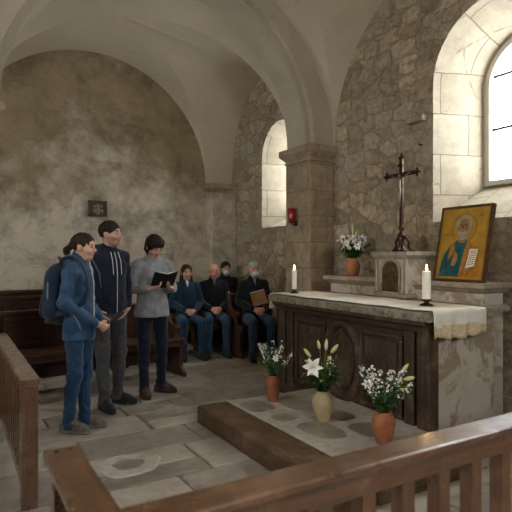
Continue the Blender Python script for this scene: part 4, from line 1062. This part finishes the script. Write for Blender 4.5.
# ------------------------------------------------------------------ altar rails
RT = .75
def handrail_profile(w=.13):
    return [(-w/2+.02, RT-.052), (-w/2+.012, RT-.034), (-w/2+.002, RT-.03), (-w/2, RT-.024), (-w/2, RT-.008), (-w/2+.003, RT-.002), (-w/2+.009, RT), (w/2-.009, RT), (w/2-.003, RT-.002), (w/2, RT-.008), (w/2, RT-.024), (w/2-.002, RT-.03), (w/2-.012, RT-.034), (w/2-.02, RT-.052)]
def baluster(e, x, y, w=.06, d=.05, z0=.11, z1=RT-.115):
    box('baluster', x-w/2, x+w/2, y-d/2, y+d/2, z0, z1, M['rwz'], e, bevel=.004)
ar = tag(empty('altar_rail', (0, 0, 0)), 'worn brown wooden altar rail with flat top turning the corner in the foreground', 'altar rail')
def mitre(pts, x_at):  # helper for mitred ends
    return pts
YR, XR = 1.38, .35
w = .13
b = nb()   # long rail along X, mitred at the corner (-x end)
prof = handrail_profile(w); a_ = [b.verts.new((XR+(p[0]), YR+p[0], p[1])) for p in prof]; c_ = [b.verts.new((3.9, YR+p[0], p[1])) for p in prof]
n = len(prof)
for i in range(n): b.faces.new((a_[i], a_[(i+1) % n], c_[(i+1) % n], c_[i]))
b.faces.new(a_[::-1]); b.faces.new(c_); bmesh.ops.recalc_face_normals(b, faces=b.faces)
link('handrail', b, M['rwx'], ar, bevel=.002)
b = nb(); a_ = [b.verts.new((XR+p[0]*.95, YR+p[0], p[1]-.0008)) for p in prof]; c_ = [b.verts.new((XR+p[0]*.95, 2.02-(.012 if abs(p[0]) > .055 else 0), p[1])) for p in prof]
for i in range(n): b.faces.new((a_[i], a_[(i+1) % n], c_[(i+1) % n], c_[i]))
b.faces.new(a_[::-1]); b.faces.new(c_); bmesh.ops.recalc_face_normals(b, faces=b.faces)
link('handrail', b, M['rwy'], ar, bevel=.006)
box('rail_beam', XR+.03, 3.9, YR-.035, YR+.035, RT-.118, RT-.05, M['rwx'], ar)
box('rail_beam', XR-.03, XR+.03, YR-.035, 1.97, RT-.112, RT-.051, M['rwy'], ar)
box('bottom_rail', XR, 3.9, YR-.035, YR+.035, .05, .115, M['rwx'], ar)
box('bottom_rail', XR-.03, XR+.03, YR+.036, 1.97, .05, .112, M['rwy'], ar)
box('post', XR-.04, XR+.04, 1.90, 1.985, 0, RT-.112, M['rwz'], ar, bevel=.006)
box('post', XR-.045, XR+.045, YR-.045, YR+.045, 0, RT-.118, M['rwz'], ar, bevel=.006)
box('post', 3.82, 3.9, YR-.045, YR+.045, 0, RT-.118, M['rwz'], ar, bevel=.006)
x = 1.435-.19*4
while x < 3.75:
    if x > XR+.1: baluster(ar, x, YR, .062, .06)
    x += .19
for y in (1.56, 1.73): baluster(ar, XR, y, .045, .055)
for y in (1.5,):
    for dx in (-.03, .02):
        pass
b = nb()
for dx in (-.02, .025): bmesh.ops.create_cone(b, cap_ends=True, segments=12, radius1=.006, radius2=.006, depth=.004, matrix=Matrix.Translation((XR+dx, 1.97, RT+.0005)))
link('peg', b, M['iron'], ar, uv=False)
lr = tag(empty('altar_rail', (.395, 4.2, 0)), 'brown wooden rail with square balusters running away at the left edge', 'altar rail')
def PL(o): o.matrix_parent_inverse = Matrix.Translation(lr.location).inverted(); return o
b = nb(); a_ = [b.verts.new((.395+p[0]*.85, 3.20, p[1])) for p in prof]; c_ = [b.verts.new((.395+p[0]*.85, 5.24, p[1])) for p in prof]
for i in range(n): b.faces.new((a_[i], a_[(i+1) % n], c_[(i+1) % n], c_[i]))
b.faces.new(a_[::-1]); b.faces.new(c_); bmesh.ops.recalc_face_normals(b, faces=b.faces)
PL(link('handrail', b, M['rwy'], lr, bevel=.004))
PL(box('rail_beam', .37, .42, 3.30, 5.24, RT-.11, RT-.05, M['rwy'], lr)); PL(box('bottom_rail', .37, .42, 3.30, 5.24, .06, .12, M['rwy'], lr))
PL(box('post', .35, .44, 3.22, 3.31, 0, RT-.05, M['rwz'], lr, bevel=.008)); PL(box('post', .35, .44, 5.13, 5.22, 0, RT-.05, M['rwz'], lr, bevel=.008))
y = 3.43
while y < 5.1:
    PL(box('baluster', .372, .418, y-.025, y+.025, .12, RT-.11, M['rwz'], lr)); y += .13
# ------------------------------------------------------------------ candles, lamp, plaque
GR = {'pew': 'dark wooden pews', 'candle': 'altar candles', 'candle holder': 'candle holders on the altar', 'vase': 'flower vases', 'bouquet': 'flower bouquets', 'altar rail': 'altar rails'}
def candle(loc, hgt, r, label, holder, hl):
    e = tag(empty('candle', loc), label, 'candle')
    z = 0
    b = nb(); lathe(b, [(r*.98, 0), (r, .004), (r, hgt-.006), (r*.92, hgt), (r*.6, hgt-.004), (.001, hgt-.006)], (0, 0, 0), 24); link('wax_body', b, M['wax'], e, smooth=True, uv=False)
    b = nb(); tube(b, [(0, 0, hgt-.008), (.001, 0, hgt+.006), (.003, 0, hgt+.013)], .0015, 6); link('wick', b, M['cover'], e, uv=False)
    b = nb(); lathe(b, [(.001, 0), (.006, .006), (.009, .015), (.0075, .027), (.004, .04), (.0008, .052)], (.001, 0, hgt+.004), 14); link('flame', b, M['flame'], e, smooth=True, uv=False)
    L_ = bpy.data.lights.new('candle_glow', 'POINT'); L_.energy = .25; L_.color = (1, .6, .28); L_.shadow_soft_size = .012
    lo_ = bpy.data.objects.new('candle_glow', L_); C.objects.link(lo_); lo_.location = (loc[0], loc[1], loc[2]+hgt+.075)
def holder(loc, r, h, label):
    e = tag(empty('candle_holder', loc), label, 'candle holder')
    b = nb(); lathe(b, [(r*1.7, 0), (r*1.75, .006), (r*1.2, .014), (r*.6, h*.45), (r*.55, h*.6), (r*1.1, h*.82)], (0, 0, 0), 24); link('base', b, M['iron'], e, smooth=True, uv=False)
    b = nb(); lathe(b, [(r*1.05, 0), (r*1.3, .004), (r*1.35, h*.18), (r*1.25, h*.18)], (0, 0, h*.82), 24); link('drip_dish', b, M['iron'], e, smooth=True, uv=False)
ZA = 1.052
holder((3.31, 2.93, ZA), .032, .05, 'dark metal candle holder on the near end of the altar cloth')
candle((3.31, 2.93, ZA+.052), .225, .034, 'thick white lit candle on the near end of the altar', 0, 0)
holder((3.20, 4.64, ZA), .026, .04, 'dark metal candle holder on the far end of the altar')
candle((3.20, 4.64, ZA+.042), .205, .026, 'white lit candle on the far end of the altar beside the pier', 0, 0)
sl = tag(empty('sanctuary_lamp', (3.92, 5.64, 1.84)), 'small red glass lamp on a bracket fixed to the stone pier', 'lamp')
b = nb(); lathe(b, [(.03, .05), (.042, .06), (.045, .1), (.045, .22), (.04, .235), (.036, .235), (.04, .21), (.04, .07), (.001, .062)], (-.075, 0, 0), 20, cap=False); link('glass_cup', b, M['redglass'], sl, smooth=True, uv=False)
b = nb(); lathe(b, [(.03, .06), (.031, .16), (.001, .16)], (-.075, 0, 0), 16); link('red_wax', b, speck('red_wax', '8e1414', 'a81c1a', 8, .5), sl, smooth=True, uv=False)
b = nb(); tube(b, [(0, 0, .03), (-.03, 0, .02), (-.06, 0, .025), (-.075, 0, .05)], .007, 8); lathe(b, [(.035, .04), (.04, .05), (.03, .058)], (-.075, 0, 0), 16); link('bracket', b, M['iron'], sl, smooth=True, uv=False)
b = nb(); bx(b, -.01, .0, -.025, .025, -.0, .07); link('back_plate', b, M['iron'], sl, bevel=.003)
pq = tag(empty('plaque', (1.96, B, 2.06)), 'small dark square relief plaque hanging high on the blank plaster wall', 'plaque')
MB_ = speck('plaque_wood', '3d3426', '574b37', 12, .7, .5, 40)
MB2 = speck('plaque_relief', '6f6450', '8b7f68', 20, .7, .6, 40)
box('board', -.14, .14, -.03, -.002, 0, .24, MB_, pq, bevel=.006)
b = nb()
for q in ((-.14, .14, 0, .025), (-.14, .14, .215, .24), (-.14, -.115, 0, .24), (.115, .14, 0, .24)): bx(b, q[0], q[1], -.042, -.03, q[2], q[3])
link('frame', b, MB_, pq, bevel=.004)
b = nb()
for cx_, cz_, r in ((0, .16, .028), (-.05, .15, .02), (.05, .15, .02), (0, .1, .04), (-.05, .08, .03), (.055, .08, .03), (0, .05, .035)):
    bmesh.ops.create_uvsphere(b, u_segments=14, v_segments=10, radius=r, matrix=Matrix.Translation((cx_, -.03, cz_)) @ Matrix.Diagonal((1, .45, 1, 1)))
link('relief_figure', b, MB2, pq, smooth=True, uv=False)
b = nb(); prism(b, [(-.055, -.025, .24), (.055, -.025, .24), (.045, -.025, .29), (.02, -.025, .31), (-.02, -.025, .31), (-.045, -.025, .29)], (0, .02, 0)); link('crest', b, MB2, pq, bevel=.005)
b = nb(); tube(b, [(W, 3.86, 2.62), (W-.05, 3.86, 2.62), (W-.055, 3.86, 2.635)], .007, 8); tag(link('wall_hook', b, M['iron'], uv=False), 'tiny iron hook in the rubble wall just above the crucifix', 'hook')
# ------------------------------------------------------------------ icon
ic = tag(empty('icon_painting', (3.87, 3.08, 1.224)), 'gold-ground painted icon of a bearded saint leaning on the ledge', 'painting')
ic.rotation_euler = (0, R_(11), R_(-3))
IW, IH = .56, .69       # local y spans the width, z the height, the painted face looks towards -x
# local y+ is the picture's left
box('panel', 0, .03, -IW/2, IW/2, 0, IH, M['swz'], ic, bevel=.004)
FR = speck('icon_frame', '3a2413', '5a3a1e', 20, .5)
b = nb()
for q in ((-IW/2, IW/2, 0, .022), (-IW/2, IW/2, IH-.022, IH), (-IW/2, -IW/2+.022, .022, IH-.022), (IW/2-.022, IW/2, .022, IH-.022)): bx(b, -.012, 0, q[0], q[1], q[2], q[3])
link('frame', b, FR, ic, bevel=.003)
box('gold_ground', -.003, 0, -IW/2+.02, IW/2-.02, .02, IH-.02, M['gold'], ic, bevel=0)
lay = [0]
def paint(name, pts, m, parent=ic, flip=False):
    """pts in picture coords: u right 0..1, v up 0..1"""
    lay[0] += 1; x = -.003-.0006*lay[0]
    b = nb(); prism(b, [(x, IW/2-u*IW, v*IH) for u, v in pts], (-.0006, 0, 0)); return link(name, b, m, ic)
def ellp(cu, cv, ru, rv, n=28, a0=0, a1=2*PI): return [(cu+ru*math.cos(a0+(a1-a0)*i/n), cv+rv*math.sin(a0+(a1-a0)*i/n)) for i in range(n)]
P = lambda nm, a, b_: speck(nm, a, b_, 18, .6, .2, 60)
TEAL, OCH, FLESH, GREYH, SCR, DKR = P('paint_teal', '14403f', '1f5f66'), P('paint_ochre', '8a5a1c', 'b07a2c'), P('paint_flesh', '7e5432', 'a1774a'), P('paint_grey_beard', '7c7460', 'a69c84'), P('paint_scroll', 'cfc6ae', 'e2dac4'), P('paint_dark', '20180f', '33261a')
for q, r in ((0, .0),):
    b = nb(); tube(b, [(-.0042, IW/2-IW*(.5+.235*math.cos(a)), IH*(.70)+IW*.235*math.sin(a)) for a in [2*PI*i/48 for i in range(49)]], .0022, 6); link('halo_line', b, M['gold_line'], ic, uv=False)
for k_ in (.055, .945):
    pass
paint('inner_border', [(.055, .05), (.06, .95), (.065, .95), (.06, .05)], M['gold_line']); paint('inner_border', [(.94, .05), (.935, .95), (.94, .95), (.945, .05)], M['gold_line'])
paint('robe', [(.10, .06), (.12, .22), (.17, .36), (.26, .46), (.38, .53), (.5, .55), (.62, .53), (.74, .47), (.83, .36), (.87, .2), (.87, .06)], TEAL)
paint('mantle', [(.50, .06), (.53, .24), (.56, .40), (.60, .53), (.70, .5), (.80, .42), (.86, .28), (.88, .06)], OCH)
paint('mantle', [(.25, .28), (.3, .3), (.36, .4), (.36, .5), (.29, .47), (.24, .38)], OCH)
for (a, c_, d, e_) in ((.56, .08, .68, .48), (.66, .08, .78, .44), (.14, .12, .26, .42), (.4, .1, .44, .46), (.3, .08, .22, .26)):
    paint('fold_line', [(a, c_), (a+.012, c_), (d+.012, e_), (d, e_)], DKR)
paint('neck', [(.44, .5), (.56, .5), (.55, .6), (.45, .6)], FLESH)
paint('hair', ellp(.5, .735, .155, .135), GREYH)
paint('face', ellp(.5, .70, .115, .125), FLESH)
paint('beard', [(.385, .69), (.40, .62), (.44, .56), (.5, .53), (.56, .56), (.60, .62), (.615, .69), (.575, .655), (.5, .665), (.425, .655)], GREYH)
for u in (.455, .545):
    paint('painted_eye', ellp(u, .725, .018, .008, 12), DKR); paint('brow_line', [(u-.03, .742), (u+.03, .742), (u+.025, .749), (u-.025, .749)], DKR)
paint('nose_line', [(.492, .69), (.512, .686), (.508, .735), (.497, .735)], DKR); paint('mouth_line', [(.47, .65), (.53, .65), (.53, .656), (.47, .656)], DKR)
paint('painted_hand', [(.35, .2), (.43, .2), (.47, .3), (.45, .38), (.42, .36), (.41, .4), (.385, .38), (.37, .30)], FLESH)
paint('painted_hand', [(.60, .13), (.74, .13), (.76, .2), (.62, .21)], FLESH)
paint('scroll', [(.64, .17), (.80, .20), (.84, .42), (.68, .42)], SCR)
for i in range(7):
    v = .215+.027*i; u = .665+.006*i
    paint('script_line', [(u, v), (u+.125, v+.012), (u+.125, v+.019), (u, v+.007)], DKR)
RED = P('paint_red', '7a2418', '94301e')
for u, v in ((.16, .60), (.19, .60), (.22, .60), (.80, .84), (.84, .84), (.82, .88)):
    paint('inscription', [(u, v), (u+.008, v), (u+.012, v+.035), (u+.004, v+.035)], RED)
paint('inscription', [(.795, .835), (.86, .835), (.86, .842), (.795, .842)], RED)
# strut of the easel back
b = nb(); prism(b, [(.03, -.2, .02), (.03, -.2, .42), (.125, -.2, .03)], (0, .02, 0)); link('back_strut', b, M['swz'], ic)
# ------------------------------------------------------------------ flowers
def vase(prof, loc, label, m, handles=False, group=None):
    o = None
    b = nb(); inner = [(max(r-.007, .004), z) for r, z in reversed(prof) if z > .012]
    lathe(b, prof+inner, (0, 0, 0), 32); 
    e = link('vase', b, m, smooth=True, uv=False); e.location = loc; tag(e, label, 'vase', group); return e
def leaf_blade(b, base, tip, w, bend, n=6, mi=0):
    base = Vector(base); tip = Vector(tip); d = tip-base; side = d.cross(Vector((0, 0, 1)))
    if side.length < 1e-4: side = Vector((1, 0, 0))
    side.normalize(); up = side.cross(d).normalized(); prev = None
    for i in range(n+1):
        t = i/n; c = base+d*t+up*bend*math.sin(PI*t)-Vector((0, 0, bend*.7*t*t)); ww = w*math.sin(PI*(.08+.92*t)**.8)*.5 if i < n else .0006
        cur = (b.verts.new(c-side*ww), b.verts.new(c+up*ww*.25), b.verts.new(c+side*ww))
        if prev:
            for q in (0, 1):
                f = b.faces.new((prev[q], prev[q+1], cur[q+1], cur[q])); f.material_index = mi; f.smooth = True
        prev = cur
def blossom(b, c, nrm, r, pet=5, mi=0, cmi=1):
    nrm = Vector(nrm).normalized(); a = nrm.orthogonal().normalized(); q = nrm.cross(a); c = Vector(c); rr = random.random()*6
    for i in range(pet):
        t = rr+2*PI*i/pet; d = a*math.cos(t)+q*math.sin(t); s_ = nrm.cross(d)
        v = [b.verts.new(c), b.verts.new(c+d*r*.55+s_*r*.32+nrm*r*.25), b.verts.new(c+d*r+nrm*r*.3), b.verts.new(c+d*r*.55-s_*r*.32+nrm*r*.25)]
        f = b.faces.new(v); f.material_index = mi; f.smooth = True
    r_ = bmesh.ops.create_icosphere(b, subdivisions=1, radius=r*.2, matrix=Matrix.Translation(c+nrm*r*.12))
    for v in r_['verts']:
        for f in v.link_faces: f.material_index = cmi
def sprig(parent, base, tip, rnd_, n=16, r=.008):
    b = nb(); base = Vector(base); tip = Vector(tip)
    mid = (base+tip)/2+Vector((rnd_.uniform(-.02, .02), rnd_.uniform(-.02, .02), .02))
    pts = [base*(1-t)**2+mid*2*t*(1-t)+tip*t*t for t in [i/10 for i in range(11)]]
    tube(b, pts, [.0022]*10+[.001], 5)
    for f in b.faces: f.material_index = 2
    for i in range(n):
        t = rnd_.uniform(.45, 1.0); p = base*(1-t)**2+mid*2*t*(1-t)+tip*t*t
        sp = .028*(1.25-t)+.006; o = Vector((rnd_.gauss(0, 1), rnd_.gauss(0, 1), rnd_.gauss(.3, .8))).normalized()
        q = p+o*sp; blossom(b, q, o+Vector((0, 0, .3)), r*rnd_.uniform(.8, 1.4), 5)
        if i % 2: tube(b, [p, q], .0009, 4)
    for i in range(5):
        t = rnd_.uniform(.2, .8); p = base*(1-t)**2+mid*2*t*(1-t)+tip*t*t; o = Vector((rnd_.gauss(0, 1), rnd_.gauss(0, 1), .4)).normalized()
        leaf_blade(b, p, p+o*.045, .014, .006, 4, 2)
    return link('blossom_sprig', b, [M['petal'], M['pollen'], M['leaf']], parent, uv=False)
def lily(parent, c, nrm, r):
    b = nb(); nrm = Vector(nrm).normalized(); a = nrm.orthogonal().normalized(); q = nrm.cross(a); c = Vector(c)
    for i in range(6):
        t = 2*PI*i/6+.3; d = a*math.cos(t)+q*math.sin(t); s_ = nrm.cross(d); prev = None; L = r*(1 if i % 2 else .94); wmax = r*(.27 if i % 2 else .21)
        for k_ in range(8):
            u = k_/7; p = c+d*L*u+nrm*(r*.55*math.sin(u*PI*.62)-r*.18*u*u*1.5); ww = wmax*math.sin(PI*min(.97, (.1+.9*u)**.9)) if k_ < 7 else .0006
            cur = (b.verts.new(p-s_*ww+nrm*ww*.25), b.verts.new(p), b.verts.new(p+s_*ww+nrm*ww*.25))
            if prev:
                for z in (0, 1): f = b.faces.new((prev[z], prev[z+1], cur[z+1], cur[z])); f.smooth = True
            prev = cur
    f0 = len(b.faces)
    for i in range(6):
        t = 2*PI*i/6; d = a*math.cos(t)+q*math.sin(t); tube(b, [c, c+nrm*r*.6+d*r*.12, c+nrm*r*.75+d*r*.2], [.0012, .001, .0035], 5)
    b.faces.ensure_lookup_table()
    for f in list(b.faces)[f0:]: f.material_index = 1
    return link('lily', b, [M['petal'], M['pollen']], parent, uv=False)
def bud(parent, base, tip, r, m='bud'):
    b = nb(); base = Vector(base); tip = Vector(tip)
    tube(b, [base+(tip-base)*t for t in (0, .15, .4, .7, .9, 1)], [r*.4, r*.75, r, r*.85, r*.45, r*.1], 10)
    return link('lily_bud', b, M[m], parent, uv=False, smooth=True)
def bouquet(loc, label, seed, spread, height, neck, nspr, nleaf, lilies=(), buds=(), leafw=.022, sprn=18, sprr=.008, big=(), up=(.3, 1.0)):
    rn = random.Random(seed); e = tag(empty('bouquet', loc), label, 'bouquet')
    b = nb()
    for i in range(nleaf):
        a = rn.uniform(0, 2*PI); k_ = rn.random()**.6; hh = height*rn.uniform(*up)*(1-.45*k_*k_)
        base = (neck*.4*math.cos(a), neck*.4*math.sin(a), -.03)
        mid = Vector((spread*.35*k_*math.cos(a), spread*.35*k_*math.sin(a), hh*.5))
        tip = Vector((spread*.85*k_*math.cos(a), spread*.85*k_*math.sin(a), hh*.9))
        tube(b, [base, mid, tip], [.002, .0018, .001], 5)
        for t in [j/9 for j in range(1, 10)]:
            p = (mid*(1-t)+tip*t) if rn.random() < .6 else (Vector(base)*(1-t)+mid*t)
            if p.z < .01: continue
            o = Vector((rn.gauss(0, 1)+math.cos(a)*.5, rn.gauss(0, 1)+math.sin(a)*.5, rn.gauss(.35, .5))).normalized()
            leaf_blade(b, p, p+o*rn.uniform(.035, .075), leafw*rn.uniform(.7, 1.2), rn.uniform(-.006, .012), 4, 0 if rn.random() < .85 else 1)
    link('foliage', b, [M['leaf'], M['leaf2']], e, uv=False)
    for i in range(nspr):
        a = 2*PI*i/nspr+rn.uniform(-.3, .3); k_ = rn.uniform(.35, 1)
        sprig(e, (neck*.3*math.cos(a), neck*.3*math.sin(a), -.02), (spread*k_*math.cos(a), spread*k_*math.sin(a), height*(1-.35*k_*k_)*rn.uniform(.85, 1.02)), rn, sprn, sprr)
    for c, nn, r in lilies:
        b = nb(); tube(b, [(0, 0, -.02), (c[0]*.4, c[1]*.4, c[2]*.6), c], .0025, 5); link('stem', b, M['leaf'], e, uv=False); lily(e, c, nn, r)
    for bb, tt, r in buds:
        b = nb(); tube(b, [(0, 0, -.02), (bb[0]*.4, bb[1]*.4, bb[2]*.6), bb], .0022, 5); link('stem', b, M['leaf2'], e, uv=False); bud(e, bb, tt, r)
    return e
SC = 1.22
tall = [(.036, 0), (.04, .01), (.048, .06), (.056, .12), (.058, .165), (.05, .2), (.04, .215), (.042, .232)]
urn = [(.04, 0), (.043, .01), (.05, .05), (.066, .11), (.072, .155), (.066, .19), (.05, .215), (.043, .225), (.05, .24)]
bowl = [(.045, 0), (.055, .01), (.067, .06), (.071, .105), (.062, .15), (.05, .17), (.052, .19), (.058, .2)]
urn = [(r*1.22, z) for r, z in urn]; bowl = [(r*1.2, z*1.0) for r, z in bowl]
V1, V2_, V3_, V4 = (2.50, 3.96, .148), (2.53, 3.27, .154), (2.60, 2.68, .152), (4.00, 4.62, 1.222)
vase([(r*1.12, z) for r, z in tall], V1, 'tall slim terracotta vase on the far end of the altar step', M['terra'])
vase(urn, V2_, 'cream glazed vase in the middle of the altar step', M['cream'])
vase([(r*1.4, z*.95) for r, z in tall], V3_, 'terracotta vase on the step nearest to the altar rail', M['terra'])
vase(bowl, V4, 'round terracotta pot on the stone ledge below the pier', M['terra4'])
# viewer's right is (.8625,-.506)
rx_, ry_ = .8625, -.506; fx, fy = -.506, -.8625      # right, towards viewer
def L2(r, f, z): return (rx_*r+fx*f, ry_*r+fy*f, z)
bouquet((V1[0], V1[1], V1[2]+.232), 'loose spray of tiny white blossoms in the far terracotta vase', 3, .18, .34, .045, 9, 20, leafw=.016, sprn=24, sprr=.0075, lilies=((L2(.02, .05, .16), L2(.1, 1, .3), .035),))
bouquet((V2_[0], V2_[1], V2_[2]+.24), 'bouquet of white lily, pale buds and dark ferns in the cream vase', 5, .19, .30, .055, 4, 40, leafw=.02, sprn=10,
        lilies=((L2(-.085, .09, .20), L2(-.25, 1, .25), .085),),
        buds=((L2(-.10, .03, .27), L2(-.155, .03, .335), .016), (L2(-.03, .02, .33), L2(-.045, .02, .40), .014), (L2(.02, .02, .32), L2(.025, .02, .41), .015), (L2(.06, .02, .30), L2(.115, .02, .365), .018), (L2(-.1, .03, .22), L2(-.15, .04, .245), .014), (L2(.04, .05, .25), L2(.05, .05, .28), .018)))
bouquet((V3_[0], V3_[1], V3_[2]+.227), 'airy white blossoms with light green leaves in the nearest terracotta vase', 8, .21, .36, .055, 11, 28, leafw=.022, sprn=26, sprr=.0095, lilies=((L2(-.13, .08, .2), L2(-.2, 1, .3), .04),),
        buds=((L2(.12, .03, .27), L2(.165, .03, .33), .014), (L2(.13, .03, .22), L2(.21, .03, .235), .015), (L2(.1, .04, .16), L2(.17, .05, .13), .013)))
bouquet((V4[0], V4[1], V4[2]+.2), 'full round bouquet of white flowers with green leaves on the ledge', 12, .24, .31, .06, 16, 55, leafw=.026, sprn=12, sprr=.018, buds=((L2(.0, .0, .27), L2(.005, 0, .40), .013), (L2(.03, .0, .25), L2(.05, 0, .33), .012)), lilies=((L2(.02, .15, .13), L2(0, 1, .3), .05), (L2(-.09, .12, .17), L2(-.3, 1, .3), .045)))
# ------------------------------------------------------------------ light
wd = bpy.data.worlds.new('sky'); bpy.context.scene.world = wd; wd.use_nodes = True
bg = wd.node_tree.nodes['Background']; bg.inputs[0].default_value = (.93, .97, 1.0, 1); bg.inputs[1].default_value = 9.0
def portal(name, loc, rot, sx, sy):
    L_ = bpy.data.lights.new(name, 'AREA'); L_.shape = 'RECTANGLE'; L_.size = sx; L_.size_y = sy; L_.cycles.is_portal = True
    o = bpy.data.objects.new(name, L_); C.objects.link(o); o.location = loc; o.rotation_euler = rot
for X, out, y, z, w_, h_ in ((W, 1, 3.05, 2.93, .95, 1.5), (W, 1, 6.62, 2.75, .72, 1.2), (W, 1, -.6, 2.93, .95, 1.5), (XL, -1, 3.05, 2.86, .84, 1.55), (XL, -1, -.6, 2.86, .84, 1.55), (XL, -1, 6.95, 2.88, .76, 1.4)):
    portal('window_portal', (X+out*.72, y, z), (0, out*PI/2, 0), h_, w_)
portal('window_portal', (1.3, YN-.45, 3.0), (-PI/2, 0, 0), 1.4, 1.4) if False else portal('window_portal', (1.3, YN-.45, 3.0), (PI/2, 0, 0), 1.4, 1.4)
for o_ in bpy.data.objects:
    if o_.get('category') in GR: o_['group'] = GR[o_['category']]
cam = bpy.data.cameras.new('camera'); co = bpy.data.objects.new('camera', cam); C.objects.link(co)
cam.sensor_width = 36; cam.lens = 522/512*36; co.location = (0, 0, 1.45); co.rotation_euler = (PI/2, 0, R_(-30.4)); cam.clip_start = .05
cam.dof.use_dof = True; cam.dof.focus_distance = 4.6; cam.dof.aperture_fstop = 2.8
sc = bpy.context.scene; sc.camera = co
sc.view_settings.view_transform = 'Standard'; sc.view_settings.look = 'None'; sc.view_settings.exposure = 1.6; sc.view_settings.gamma = 1; sc.view_settings.use_curve_mapping = False
sc.cycles.max_bounces = 12; sc.cycles.diffuse_bounces = 8; sc.cycles.transparent_max_bounces = 16
